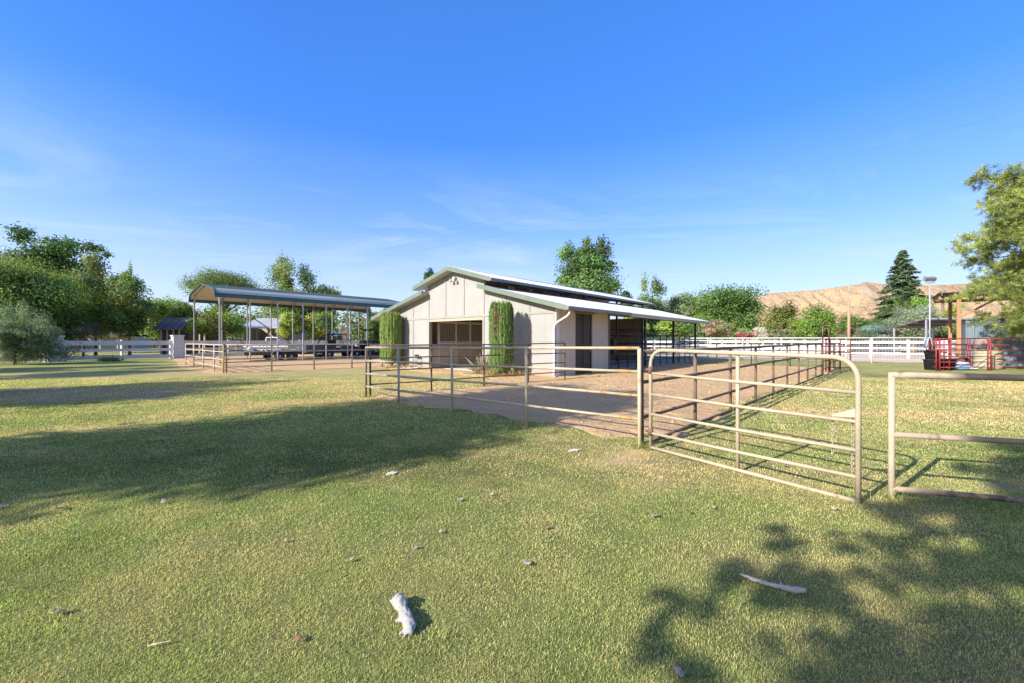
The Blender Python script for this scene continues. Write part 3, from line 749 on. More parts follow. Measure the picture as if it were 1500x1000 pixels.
# ------------------------------------------------------------------ white board fence on the left with brick pillars
def pillar(label, p, h, w_):
    t = thing('brick_pillar', label, 'pillar', (p[0], p[1], 0), R(-38), 'white brick gate pillars')
    MB().box(-w_, w_, -w_, w_, -.2, h - .10).build('shaft', 'brick_white', t, bevel=.01)
    MB().box(-w_ - .05, w_ + .05, -w_ - .05, w_ + .05, h - .10, h).build('cap', 'white_paint', t, bevel=.012)
PA, PB = Vector((-32.6, 30.2, 0)), Vector((-28.3, 35.8, 0))
pillar('white painted brick pillar beside the grey green shrub at the far left', PA, 1.78, .40)
pillar('white painted brick pillar between the white board fence and the carport yard', PB, 1.88, .36)
def board_fence(label, p, q_, ins=(.42, .4), lean=0):
    d = (q_ - p); L = d.length; d.normalize()
    t = thing('board_fence', label, 'fence', p, 0, 'white three board fences')
    n = max(2, round(L / 3.4) + 1)
    for i in range(n):
        u = ins[0] + .08 + (L - ins[0] - ins[1] - .16) * i / (n - 1); o = d * u
        MB().bar(o + Vector((0, 0, -.2)), o + Vector((0, 0, 1.48)), .13, .13).build('post', 'white_paint', t)
    nn = Vector((d.y, -d.x, 0)) * .085
    for z, h in ((.22, .27), (.77, .22), (1.28, .27)):
        MB().bar(d * ins[0] + nn + Vector((0, 0, z)), d * (L - ins[1]) + nn + Vector((0, 0, z)), .035, h).build('board', 'white_paint', t)
board_fence('white three board fence between the two white brick pillars', PA, PB)
board_fence('white three board fence behind the carport and its parked vehicles', PB, PB + Vector((.61, .79, 0)) * 27)
board_fence('white three board fence half hidden by the grey green shrub, left of the pillars', PA - Vector((.61, .79, 0)) * 9, PA)
# ------------------------------------------------------------------ barn (local x to the right along the gable, y back along the ridge)
TH = R(-40.5)
def ribbed(name, mat, parent, xa, za, xb, zb, y0, y1, pitch=.30, rib=.09, hgt=.032, th=.05, under=None):
    """steel sheet sloping from (xa, za) to (xb, zb), ribs running down the slope, with its underside"""
    ys, hs = [], []
    y = y0
    while y < y1 - 1e-6:
        for o, h in ((0, 0), (pitch - rib, 0), (pitch - rib * .72, hgt), (pitch - rib * .28, hgt)):
            if y + o < y1: ys.append(y + o); hs.append(h)
        y += pitch
    ys.append(y1); hs.append(0)
    m = MB(); n = len(ys)
    vs = [(xa, y, za + h) for y, h in zip(ys, hs)] + [(xb, y, zb + h) for y, h in zip(ys, hs)]
    vs += [(xa, y, za + h - .006) for y, h in zip(ys, hs)] + [(xb, y, zb + h - .006) for y, h in zip(ys, hs)]
    fs = [(i, i + 1, n + i + 1, n + i) for i in range(n - 1)] + [(2 * n + i, 3 * n + i, 3 * n + i + 1, 2 * n + i + 1) for i in range(n - 1)]
    fs += [(i, 2 * n + i, 2 * n + i + 1, i + 1) for i in range(n - 1)] + [(n + i, n + i + 1, 3 * n + i + 1, 3 * n + i) for i in range(n - 1)]
    fs += [(0, n, 3 * n, 2 * n), (n - 1, 3 * n - 1, 4 * n - 1, 2 * n - 1)]
    m.add(vs, fs)
    o = m.build(name, mat, parent)
    if under:
        MB().add([(xa, y0 + .02, za - .02), (xb, y0 + .02, zb - .02), (xb, y1 - .02, zb - .02), (xa, y1 - .02, za - .02),
                  (xa, y0 + .02, za - .02 - th), (xb, y0 + .02, zb - .02 - th), (xb, y1 - .02, zb - .02 - th), (xa, y1 - .02, za - .02 - th)],
                 [(0, 1, 2, 3), (7, 6, 5, 4), (0, 4, 5, 1), (1, 5, 6, 2), (2, 6, 7, 3), (3, 7, 4, 0)]).build('roof_deck', under, parent)
    return o
def barn():
    B = thing('horse_barn', 'cream horse barn with stepped pale metal roof, green trim and an open aisle doorway', 'barn', (1.78, 17.2, 0), TH)
    W, RX = 12.24, -6.12; AL, AR = -8.17, -4.07
    lowz = lambda x: 2.8 + .255 * (.77 - x) if x > RX else 2.8 + .255 * (x + W + .77)
    upz = lambda x: 5.07 - .276 * abs(x - RX)
    t0, t1 = 0.0, .15
    # gable wall
    wall = MB()
    wall.prism([(0, -.2), (0, lowz(0) - .1), (AR, lowz(AR) - .1), (AR, -.2)], 'y', t0, t1)
    wall.prism([(-W, -.2), (AL, -.2), (AL, lowz(AL) - .1), (-W, lowz(-W) - .1)], 'y', t0, t1)
    wall.prism([(AL, 2.55), (AR, 2.55), (AR, upz(AR) - .1), (RX, upz(RX) - .1), (AL, upz(AL) - .1)], 'y', t0 + .003, t1)
    wall.build('gable_wall', 'stucco', B)
    bt = MB()
    for k in range(0, 10):
        x = -W + 1.36 * k
        if AL + .1 < x < AR - .1: z0, z1 = 2.69, upz(x) - .12
        else:
            z0, z1 = 0, (lowz(x) - .12 if not (abs(x - AL) < .1 or abs(x - AR) < .1) else upz(x) - .12)
        hw = .045 if 0 < k < 9 else .06
        xc = min(max(x, -W + hw), -hw)
        if z0 < 1:
            bt.box(xc - hw, xc + hw, -.022, 0, z0, 2.58); bt.box(xc - hw, xc + hw, -.022, 0, 2.69, z1)
        else: bt.box(xc - hw, xc + hw, -.022, .003, z0, z1)
    bt.box(-W, 0, -.026, 0, 2.58, 2.69)
    bt.build('batten', 'batten', B)
    # doorway trim
    MB().box(AL - .02, AL + .07, -.03, t1 + .02, 0, 2.55).build('door_jamb', 'batten', B)
    MB().box(AR - .07, AR + .02, -.03, t1 + .02, 0, 2.55).build('door_jamb', 'batten', B)
    MB().box(AL + .07, AR - .07, -.02, t1 + .02, 2.44, 2.547).build('door_header', 'stall_tan', B)
    # right hand store room with a dark door
    sw = MB()
    sw.box(-.12, 0, t1, 1.49, -.2, lowz(0) - .12).box(-.12, 0, 2.95, 4.46, -.2, lowz(0) - .12).box(-.12, 0, 1.49, 2.95, 2.66, lowz(0) - .12)
    sw.box(AR, -.12, 4.34, 4.46, -.2, lowz(0) - .12)
    sw.build('side_wall', 'tan_wall', B)
    MB().box(-.03, .035, -.02, t1 + .05, 0, lowz(0) - .13).build('corner_board', 'white_paint', B)
    dm = MB().box(-.10, -.06, 1.50, 2.94, .02, 2.65)
    for y in (1.52, 2.2, 2.86): dm.box(-.058, -.03, y, y + .06, .02, 2.65)
    d = dm.build('store_door', 'door_dark', B)
    MB().tube([(-.02, 2.72, 1.0), (.02, 2.72, 1.02), (.02, 2.72, 1.2), (-.02, 2.72, 1.22)], .012, 8).build('handle', 'galv', d)
    MB().box(-.02, .05, 1.38, 3.1, 2.67, 2.80).build('door_track', 'rust_pipe', B)
    MB().box(-.16, .03, 4.465, 4.60, 0, lowz(0) - .14).build('post', 'dark_wood', B)
    # aisle: left stall fronts
    y0 = .15
    st = MB()
    MB().box(AL - .06, AL, y0, 18, 0, 1.32).build('stall_board', 'stall_tan', B)
    for y in (.68, 1.95, 3.05, 4.4, 7.2, 9, 13.5, 17.9):
        MB().box(AL - .07, AL + .03, y - .05, y + .05, 0, 2.62).build('stall_post', 'stall_bar', B)
    MB().box(AL - .05, AL + .02, .70, 17.9, 1.325, 1.40).build('stall_rail', 'stall_bar', B)
    MB().box(AL - .05, AL + .02, .70, 17.9, 2.40, 2.52).build('stall_rail', 'stall_bar', B)
    br = MB()
    for y in np.arange(.80, 9.0, .12):
        br.tube([(AL - .02, y, 1.38), (AL - .02, y, 2.42)], .0125, 6, cap=False)
    br.build('stall_bars', 'stall_bar', B)
    MB().box(AL - 1.9, AL - 1.84, .15, 18, 0, 2.6).build('stall_back', 'stall_tan', B)
    MB().box(AR, AR + .08, t1, 4.34, 0, 2.9).build('aisle_wall', 'stall_tan', B)
    MB().box(-W, -W + .1, t1, 18, 0, lowz(-W) - .12).build('left_wall', 'stucco', B)
    MB().box(AL, AR, .3, 18, -.02, .055).build('aisle_slab', 'concrete', B)
    MB().box(-3.9, -.1, 4.7, 17.6, -.02, .05).build('stall_slab', 'concrete', B)
    MB().box(AL - .05, AR + .05, 17.85, 18, 0, 3.2).build('rear_wall', 'stall_tan', B)
    # frame
    for X in (-.07, AR, AL):
        for y in (4.55 if X < -1 else 9.0, 9.0 if X < -1 else 13.5, 13.5 if X < -1 else 17.9, 17.9):
            if X > -1 and y == 17.9 and False: continue
            zt = lowz(X) - .13 if X > -1 else upz(X) - .15
            MB().box(X - .055, X + .055, y - .055, y + .055, 0, zt).build('post', 'black_pipe', B)
    for X in (AR, AL):
        MB().box(X - .05, X + .05, t1 + .01, 18, 3.72, 3.86).build('beam', 'dark_wood', B)
        MB().box(X - .06, X + .06, t1 + .01, 18, upz(X) - .32, upz(X) - .17).build('beam', 'dark_wood', B)
    MB().box(-.09, .0, 4.62, 18.2, lowz(0) - .32, lowz(0) - .14).build('beam', 'dark_wood', B)
    for a, b in ((.2, 1.7), (2.3, 3.4), (3.8, 4.5), (6.4, 7.3)):
        MB().box(AR - .03, AR + .03, a, b, 3.865, upz(AR) - .325).build('clerestory_panel', 'wood_dark', B)
    for y in np.arange(.6, 18, 1.5):
        MB().bar((RX, y, upz(RX) - .17), (AR + .7, y, upz(AR + .7) - .15), .05, .13).build('rafter', 'dark_wood', B)
    # roofs
    ye = 18.4
    ribbed('upper_roof', 'roof_metal', B, RX, 5.07, -3.29, upz(-3.29), -.4, ye, under='roof_soffit')
    ribbed('upper_roof', 'roof_metal', B, -8.95, upz(-8.95), RX, 5.07, -.4, ye, under='roof_soffit')
    ribbed('lower_roof', 'roof_metal', B, AR, lowz(AR), .77, 2.8, -.4, ye, under='roof_soffit')
    ribbed('lower_roof', 'roof_metal', B, -W - .77, 2.8, AL, lowz(AL), -.4, ye, under='roof_soffit')
    MB().tube([(RX, -.42, 5.085), (RX, ye, 5.085)], .06, 8).build('ridge_cap', 'roof_metal', B)
    for a, za, b, zb in ((RX, 5.07, -3.27, upz(-3.27)), (-8.97, upz(-8.97), RX, 5.07), (AR - .02, lowz(AR) + .005, .80, 2.795), (-W - .80, 2.795, AL + .02, lowz(AL) + .005)):
        MB().prism([(a, za + .045), (b, zb + .045), (b, zb - .16), (a, za - .16)], 'y', -.47, -.415).build('fascia', 'green_trim', B)
        MB().prism([(a, za - .075), (b, zb - .075), (b, zb - .145), (a, za - .145)], 'y', -.41, -.005).build('soffit', 'roof_soffit', B)
    MB().prism([(.775, 2.82), (.92, 2.80), (.92, 2.67), (.84, 2.64), (.775, 2.66)], 'y', -.47, 5.13).build('gutter', 'gutter', B, bevel=.01)
    MB().prism([(-3.285, 4.30), (-3.17, 4.28), (-3.17, 4.16), (-3.285, 4.15)], 'y', -.47, ye).build('gutter', 'gutter', B, bevel=.01)
    MB().box(.755, .80, 5.14, ye, 2.62, 2.775).build('eave_trim', 'tan_wall', B)
    MB().tube([(.85, -.30, 2.66), (.84, -.29, 2.52), (.70, -.24, 2.42), (.14, -.10, 2.20), (.02, -.09, 2.10), (-.02, -.09, 1.95), (-.02, -.09, .18), (.02, -.2, .10)], .045, 10).build('downspout', 'white_paint', B)
    # security light under the ridge
    sx = RX + .05
    l = MB().box(sx - .10, sx + .10, -.12, 0, 4.50, 4.62).build('security_light', 'white_paint', B, bevel=.01)
    for dx in (-.10, .10):
        MB().lathe([(.03, 0), (.07, -.09), (.085, -.15), (.08, -.152)], (sx + dx * 1.3, -.20, 4.53), 14).build('lamp_head', 'galv', l)
    # pipe panels and shade boards of the open stalls
    for a, b in ((4.62, 8.93), (9.07, 13.43), (13.57, 17.8)):
        m = MB()
        for z in (.35, .8, 1.25, 1.75): m.tube([(-.07, a, z), (-.07, b, z)], .026, 8)
        for y in np.linspace(a + .05, b - .05, 5): m.tube([(-.07, y, .02), (-.07, y, 1.78)], .026, 8)
        m.build('stall_panel', 'black_pipe', B)
    for Y in (9.0, 13.5):
        m = MB()
        for z in (.4, .85, 1.3, 1.75, 2.1): m.tube([(-.15, Y, z), (AR + .15, Y, z)], .026, 8)
        m.build('stall_divider', 'black_pipe', B)
    for (y, x, z0, z1, w_) in ((5.6, -1.2, .75, 1.85, .75), (7.3, -1.6, .7, 1.55, .95), (6.5, -3.0, .1, 1.2, .7)):
        MB().box(x - w_ / 2, x + w_ / 2, y, y + .35, z0, z1).build('hay_feeder', 'dark_steel', B, bevel=.04)
    return B
barn()
def Bw(x, y, z=0):  # barn-frame point to world
    c, s = math.cos(TH), math.sin(TH)
    return Vector((1.78 + x * c - y * s, 17.2 + x * s + y * c, z))
# rack with dark boots against the gable
rk = thing('boot_rack', 'small white wire rack against the barn wall left of the doorway', 'rack', Bw(-9.0, -.16), TH)
for z in (.04, .32, .62): MB().box(-.22, .22, -.09, .09, z, z + .02).build('shelf', 'white_paint', rk)
for x in (-.22, .22):
    for y in (-.08, .08): MB().tube([(x, y, 0), (x, y, .66)], .012, 6).build('leg', 'gutter', rk)
for x in (-.09, .09):
    b = MB().tube([(x, .05, .645), (x, .05, .72), (x, .0, .71), (x, -.07, .675)], [.035, .04, .035, .028], 8).build('dark_boot', 'black_rubber', None, world=False)
    b.location = Bw(-9.0, -.16); b.rotation_euler = (0, 0, TH); b.name = 'boot'
    tag(b, 'small dark boot on the top shelf of the white rack by the barn wall', 'boot', 'dark boots on the rack')

# ------------------------------------------------------------------ carport
def carport():
    C = thing('carport', 'long open steel carport with teal trimmed rounded roof on thin pale posts', 'carport', (-19.04, 27.6, 0), TH)
    Wd, bay, nb = 6.27, 1.77, 8; L = bay * nb; EH = 4.24
    half = [(0, EH + .03), (0, 4.46), (-.03, 4.56), (-.14, 4.73), (-.32, 4.87), (-3.135, 5.40)]
    prof = half + [(-Wd - x, z) for x, z in reversed(half[:-1])]
    def shell(name, mat, p, a, b, th, off=0):
        n = len(p); m = MB()
        vs = [(x, y, z + off) for y in (a, b) for x, z in p] + [(x + (0 if abs(x + Wd / 2) < 1 else (th if x < -Wd / 2 else -th)), y, z + off - (th if z > 4.7 else 0)) for y in (a, b) for x, z in p]
        fs = []
        for i in range(n - 1):
            fs += [(i, i + 1, n + i + 1, n + i), (2 * n + i, 3 * n + i, 3 * n + i + 1, 2 * n + i + 1)]
            for q, r in ((0, 2), (1, 3)): fs.append((q * n + i, q * n + i + 1, r * n + i + 1, r * n + i))
        fs += [(0, n, 3 * n, 2 * n), (n - 1, 2 * n - 1, 4 * n - 1, 3 * n - 1)]
        return m.add(vs, fs).build(name, mat, C)
    top = prof[2:-2]
    shell('roof_panel', 'teal_roof', top, -.25, L + .25, .02)
    for a, b in ((0, 3), (len(prof) - 3, len(prof))):
        shell('side_trim', 'teal', prof[a:b], -.25, L + .25, .02)
    ins = [(x * .985 - .045, z - .045) for x, z in prof[2:-2]]
    shell('roof_lining', 'galv_pale', ins, -.22, L + .22, .012)
    ribs = MB()
    for k in range(1, 9):
        for s in (0, 1):
            x = -.32 - (3.135 - .32) * k / 9; z = 4.87 + (5.40 - 4.87) * k / 9
            x = x if s == 0 else -Wd - x
            ribs.bar((x, -.25, z + .012), (x, L + .25, z + .012), .05, .03)
    ribs.build('roof_ribs', 'teal_roof', C)
    tr = MB()
    for i in range(len(prof) - 1):
        (xa, za), (xb, zb) = prof[i], prof[i + 1]
        tr.bar((xa, -.27, za), (xb, -.27, zb), .05, .10, (0, 1, 0))
    tr.build('end_trim', 'teal', C)
    for k in range(nb + 1):
        y = k * bay
        for x in (-.07, -Wd + .07):
            MB().box(x - .035, x + .035, y - .035, y + .035, 0, 4.5).build('post', 'galv', C)
            sx = 1 if x > -1 else -1
            MB().bar((x, y, 3.72), (x - .62 * sx, y, 4.92), .05, .05).build('knee_brace', 'brown_brace' if sx < 0 else 'galv', C)
        bow = [(-.09, 4.45), (-.2, 4.68), (-.36, 4.78), (-3.135, 5.30), (-Wd + .36, 4.78), (-Wd + .2, 4.68), (-Wd + .09, 4.45)]
        MB().tube([(x, y, z) for x, z in bow], .032, 6).build('roof_bow', 'galv', C)
    for s in (-.07, -Wd + .07):
        MB().bar((s, 0, .06), (s, L, .06), .07, .07).build('base_rail', 'galv', C)
    for (xa, ya, za), (xb, yb, zb) in (((-Wd + .12, bay * .1, 3.4), (-Wd + .12, bay * 2.6, .3)), ((-Wd + .12, bay * 2.2, 3.3), (-Wd + .12, bay * 4.6, .3)), ((-Wd + .12, bay * 7.9, 3.6), (-Wd + .12, bay * 6.2, .6))):
        MB().bar((xa, ya, za), (xb, yb, zb), .07, .07).build('diagonal_brace', 'brown_brace', C)
    return C
carport()
def Cw(x, y, z=0):
    c, s = math.cos(TH), math.sin(TH)
    return Vector((-19.04 + x * c - y * s, 27.6 + x * s + y * c, z))
sg = thing('round_sign', 'small white round sign fixed to a carport post', 'sign', Cw(.02, 1.77, .93), TH)
MB().lathe([(.0, 0), (.19, 0), (.19, .02), (.0, .02)], (0, 0, 0), 20, 'x').build('plate', 'white_paint', sg)
MB().box(-.06, 0, -.04, .04, -.03, .03).build('bracket', 'dark_steel', sg)

# ------------------------------------------------------------------ vehicles under the carport
def wheel(t, c, r, w_, axis='y', rim='chrome', name='wheel'):
    n = MB().lathe([(r * .62, -w_ / 2), (r * .93, -w_ / 2), (r, -w_ * .32), (r, w_ * .32), (r * .93, w_ / 2), (r * .62, w_ / 2)], (0, 0, 0), 24, axis).build(name, 'black_rubber', t, loc=c)
    MB().lathe([(r * .18, -w_ * .52), (r * .6, -w_ * .40), (r * .6, w_ * .40), (r * .18, w_ * .52)], (0, 0, 0), 18, axis).build('rim', rim, n)
    return n
def flatbed():
    t = thing('flatbed_trailer', 'flatbed trailer with low side rails parked under the near end of the carport', 'trailer', Cw(-2.2, 4.1), TH + R(90))
    MB().box(-2.3, 2.3, -1.0, 1.0, .58, .70).build('deck', 'dark_wood', t)
    MB().box(-2.3, 2.3, -1.02, -.94, .44, .66).box(-2.3, 2.3, .94, 1.02, .44, .66).box(-2.34, -2.3, -1.02, 1.02, .44, .70).build('chassis', 'dark_steel', t)
    for s in (-1, 1):
        m = MB().tube([(-2.25, s * .97, 1.15), (2.25, s * .97, 1.15)], .025, 8)
        for x in np.linspace(-2.25, 2.25, 6): m.tube([(x, s * .97, .6), (x, s * .97, 1.15)], .02, 8)
        m.build('side_rail', 'tan_pipe', t)
        for x in (-.05, .75):
            wheel(t, (x, s * 1.14, .34), .34, .2)
        MB().prism([(-.55, .70), (-.45, .80), (1.15, .80), (1.25, .70), (1.25, .66), (1.12, .76), (-.42, .76), (-.55, .66)], 'y', s * 1.14 - .13, s * 1.14 + .13).build('fender', 'galv', t)
    MB().bar((2.3, -.7, .5), (3.5, 0, .5), .08, .1).bar((2.3, .7, .5), (3.5, 0, .5), .08, .1).build('drawbar', 'dark_steel', t)
    MB().tube([(3.3, .0, .02), (3.3, 0, .8)], .04, 8).build('jack', 'galv', t)
flatbed()
def buggy():
    t = thing('off_road_buggy', 'dark off road vehicle with open roll cage under the middle of the carport', 'buggy', Cw(-2.0, 9.0), TH + R(90))
    MB().prism([(-1.75, .5), (-1.75, 1.05), (-.55, 1.08), (-.5, .72), (.55, .72), (.65, 1.1), (1.6, .98), (1.75, .8), (1.75, .5)], 'y', -.72, .72).build('body', 'navy_paint', t, bevel=.05)
    cage = MB()
    for s in (-.66, .66):
        cage.tube([(-1.6, s, 1.0), (-.75, s, 1.92), (.35, s, 1.95), (.95, s, 1.08)], .035, 8)
        cage.tube([(-.75, s, 1.92), (-.62, s, 1.0)], .03, 8)
    for x, z in ((-.75, 1.92), (.35, 1.95), (-1.6, 1.0)): cage.tube([(x, -.66, z), (x, .66, z)], .03, 8)
    cage.build('roll_cage', 'black_pipe', t)
    MB().box(-.85, .42, -.68, .68, 1.96, 2.0).build('canopy', 'black_rubber', t, bevel=.01)
    for s in (-.36, .36):
        MB().box(-.5, -.05, s - .26, s + .26, .74, .9).box(-.58, -.44, s - .26, s + .26, .85, 1.5).build('seat', 'black_rubber', t, bevel=.03)
    MB().tube([(.42 + .0, .36 + .17 * math.cos(a), 1.22 + .17 * math.sin(a)) for a in np.linspace(0, 2 * math.pi, 16)[:-1]], .015, 6, closed=True).build('steering_wheel', 'black_rubber', t)
    for x in (-1.2, 1.2):
        for s in (-.86, .86): wheel(t, (x, s, .40), .40, .27)
    for s in (-.5, .5): MB().lathe([(.02, 0), (.09, 0), (.09, .04), (.02, .05)], (1.74, s, .82), 14, 'x').build('headlight', 'lens', t)
    MB().box(1.76, 1.84, -.7, .7, .48, .62).build('bumper', 'dark_steel', t, bevel=.02)
buggy()
def tractor():
    t = thing('tractor', 'dark green tractor with a square canopy frame at the far end of the carport', 'tractor', Cw(-1.6, 12.6), TH + R(90))
    MB().prism([(-.5, .55), (-.5, 1.0), (.2, 1.15), (1.6, 1.10), (1.72, .95), (1.72, .55)], 'y', -.32, .32).build('hood', 'tractor_green', t, bevel=.04)
    MB().box(-1.0, .1, -.3, .3, .5, .85).build('chassis', 'dark_steel', t)
    MB().box(-.95, -.5, -.28, .28, 1.0, 1.12).box(-1.03, -.9, -.28, .28, 1.1, 1.5).build('seat', 'black_rubber', t, bevel=.03)
    for s in (-.72, .72):
        n = wheel(t, (-.75, s, .68), .68, .36, rim='tank_cream')
        MB().prism([(-1.5, 1.1), (-1.25, 1.42), (-.3, 1.42), (0, 1.05), (-.06, 1.02), (-.34, 1.36), (-1.22, 1.36), (-1.44, 1.07)], 'y', s - .2, s + .2).build('fender', 'tractor_green', t)
    for s in (-.6, .6): wheel(t, (1.25, s, .42), .42, .24, rim='tank_cream')
    m = MB()
    for x in (-1.15, .1):
        for s in (-.58, .58): m.tube([(x, s, .85), (x, s, 2.35)], .04, 8)
    for x in (-1.15, .1): m.tube([(x, -.58, 2.3), (x, .58, 2.3)], .035, 8)
    for s in (-.58, .58): m.tube([(-1.15, s, 2.3), (.1, s, 2.3)], .035, 8)
    m.build('canopy_frame', 'tractor_green', t)
    MB().box(-1.4, .45, -.72, .72, 2.35, 2.45).build('canopy', 'tractor_green', t, bevel=.03)
    MB().tube([(.9, .18, 1.1), (.9, .18, 1.75)], .035, 8).build('exhaust_pipe', 'dark_steel', t)
    MB().tube([(-.08, .19 * math.cos(a), 1.3 + .19 * math.sin(a)) for a in np.linspace(0, 2 * math.pi, 16)[:-1]], .016, 6, closed=True).build('steering_wheel', 'black_rubber', t)
tractor()
def sedan_trailer():
    t = thing('utility_trailer', 'dark blue grey utility trailer with high boarded sides in the middle of the carport', 'trailer', Cw(-2.2, 6.9 - .35), TH + R(0))
    m = MB().box(-1.6, 1.6, -.78, .78, .55, .62)
    m.build('bed', 'dark_steel', t)
    m = MB().box(-1.6, 1.6, -.80, -.75, .62, 1.2).box(-1.6, 1.6, .75, .80, .62, 1.2).box(-1.65, -1.6, -.8, .8, .62, 1.2).box(1.6, 1.65, -.8, .8, .62, 1.2)
    m.build('side_board', 'navy_paint', t)
    for s in (-.92, .92):
        wheel(t, (-.1, s, .36), .36, .2)
        MB().prism([(-.62, .62), (-.5, .8), (.3, .8), (.42, .62), (.36, .62), (.27, .76), (-.47, .76), (-.56, .62)], 'y', s - .12, s + .12).build('fender', 'tank_cream', t)
    MB().bar((1.65, 0, .5), (2.6, 0, .48), .08, .08).build('drawbar', 'dark_steel', t)
sedan_trailer()
def pickup():
    p = Vector((side(399, 47), 47, 0))
    t = thing('pickup_truck', 'white pickup truck parked beyond the carport in front of the metal roofed shed', 'truck', p, R(8))
    MB().prism([(-2.6, .45), (-2.6, 1.05), (-.4, 1.08), (1.1, 1.08), (2.4, .98), (2.6, .8), (2.6, .45)], 'y', -.9, .9).build('body', 'white_paint', t, bevel=.06)
    c = MB().prism([(-.5, 1.08), (-.35, 1.78), (.75, 1.80), (1.35, 1.08)], 'y', -.8, .8).build('cab', 'white_paint', t, bevel=.05)
    for s in (-.81, .79): MB().prism([(-.38, 1.15), (-.28, 1.68), (.68, 1.70), (1.12, 1.15)], 'y', s, s + .02).build('side_window', 'glass', c)
    for x in (-1.6, 1.6):
        for s in (-.82, .82): wheel(t, (x, s, .38), .38, .24)
    for s in (-.65, .65): MB().box(2.58, 2.63, s - .14, s + .14, .72, .88).build('headlight', 'lens', t)
pickup()

# ------------------------------------------------------------------ sheds far behind on the left
def shed(label, px0, px1, d, zr, ze, depth, roofmat, wallmat, name='shed', rot=0):
    x0, x1 = side(px0, d), side(px1, d); cx = (x0 + x1) / 2; hw = (x1 - x0) / 2
    t = thing(name, label, 'shed', (cx, d, 0), rot)
    MB().box(-hw + .2, hw - .2, depth * .5, depth, 0, ze - .02).box(-hw + .2, -hw + .35, .3, depth * .5, 0, ze - .02).build('wall', wallmat, t)
    for k in range(4):
        x = -hw + .25 + (2 * hw - .5) * k / 3
        MB().box(x - .07, x + .07, .25, .39, 0, ze - .02).build('post', 'stall_tan', t)
    rf = MB().prism([(-.3, ze), (depth * .5, zr), (depth + .3, ze), (depth + .3, ze - .06), (depth * .5, zr - .06), (-.3, ze - .06)], 'x', -hw - .2, hw + .2).build('roof', roofmat, t)
    rb = MB()
    for x in np.arange(-hw, hw, .6): rb.bar((x, -.3, ze + .015), (x, depth * .5, zr + .015), .05, .03)
    rb.build('roof_ribs', roofmat, rf)
    return t
shed('long shed with a pale ribbed metal roof and brown open front behind the carport', 352, 412, 50, 4.2, 2.9, 6, 'roof_metal', 'stall_tan', rot=R(-4))
shed('low brown shed with a sloping dark roof left of the carport', 233, 262, 44, 3.9, 2.6, 5, 'shed_dark', 'dark_wood', rot=R(18))
shed('small shelter with a white roof on tan posts behind the left end of the carport', 272, 300, 52, 3.4, 2.7, 4, 'roof_metal', 'wood_dark', rot=R(0))
shed('distant low shelter with a white roof seen under the far half of the carport', 462, 494, 70, 2.7, 2.1, 5, 'white_paint', 'stall_tan')
shed('long low grey building far behind the white board fence at the left', 90, 172, 62, 2.7, 2.0, 6, 'shed_dark', 'concrete')

# ------------------------------------------------------------------ right side: pergola, shelter, steel shed, tank, light pole
def pergola():
    t = thing('pergola', 'cedar pergola with dark slatted roof beside the blue grey steel shed', 'pergola', (28.5, 27, 0), TH)
    for x, y, w_ in ((0, 0, .10), (.0, 4.0, .09), (5.4, 0, .10), (5.6, 4.0, .09)):
        MB().box(x - w_, x + w_, y - w_, y + w_, 0, 4.12).build('post', 'wood_orange', t, bevel=.01)
    for y in (0, 4.0): MB().box(-.9, 6.0, y - .06, y + .06, 4.125, 4.33).build('beam', 'wood_orange', t)
    MB().bar((.10, 0, 2.95), (1.75, 0, 4.12), .10, .12).build('brace', 'wood_orange', t)
    MB().bar((.10, .1, 3.2), (.10, 1.2, 4.12), .08, .1).build('brace', 'wood_orange', t)
    for x in np.arange(-.8, 6.0, .6): MB().box(x - .03, x + .03, -.55, 4.5, 4.333, 4.48).build('joist', 'wood_dark', t)
    m = MB()
    for y in np.arange(-.5, 4.5, .16): m.box(-.95, 6.1, y - .045, y + .045, 4.484, 4.53)
    m.build('roof_slats', 'wood_dark', t)
pergola()
def shelter():
    t = thing('shade_shelter', 'low shelter with dark sloping sheet roof on pale posts beside the light pole', 'shelter', (side(1357, 36), 36, 0))
    w_ = side(1420, 36) - side(1357, 36)
    MB().add([(0, 0, 3.25), (w_, 0, 3.25), (w_, 3.2, 2.55), (0, 3.2, 2.55), (0, 0, 3.31), (w_, 0, 3.31), (w_, 3.2, 2.61), (0, 3.2, 2.61)],
             [(0, 3, 2, 1), (4, 5, 6, 7), (0, 1, 5, 4), (1, 2, 6, 5), (2, 3, 7, 6), (3, 0, 4, 7)]).build('roof', 'shed_dark', t)
    MB().box(-.04, w_ + .04, -.07, -.005, 3.22, 3.34).build('eave_trim', 'galv', t)
    for y in (.9, 1.9): MB().bar((0, y, 3.2 - y * .219), (w_, y, 3.2 - y * .219), .06, .1).build('purlin', 'dark_steel', t)
    for x in (.05, w_ - .05):
        MB().box(x - .05, x + .05, .02, .12, 0, 3.21).build('post', 'galv', t)
        MB().box(x - .05, x + .05, 3.05, 3.15, 0, 2.55).build('post', 'galv', t)
shelter()
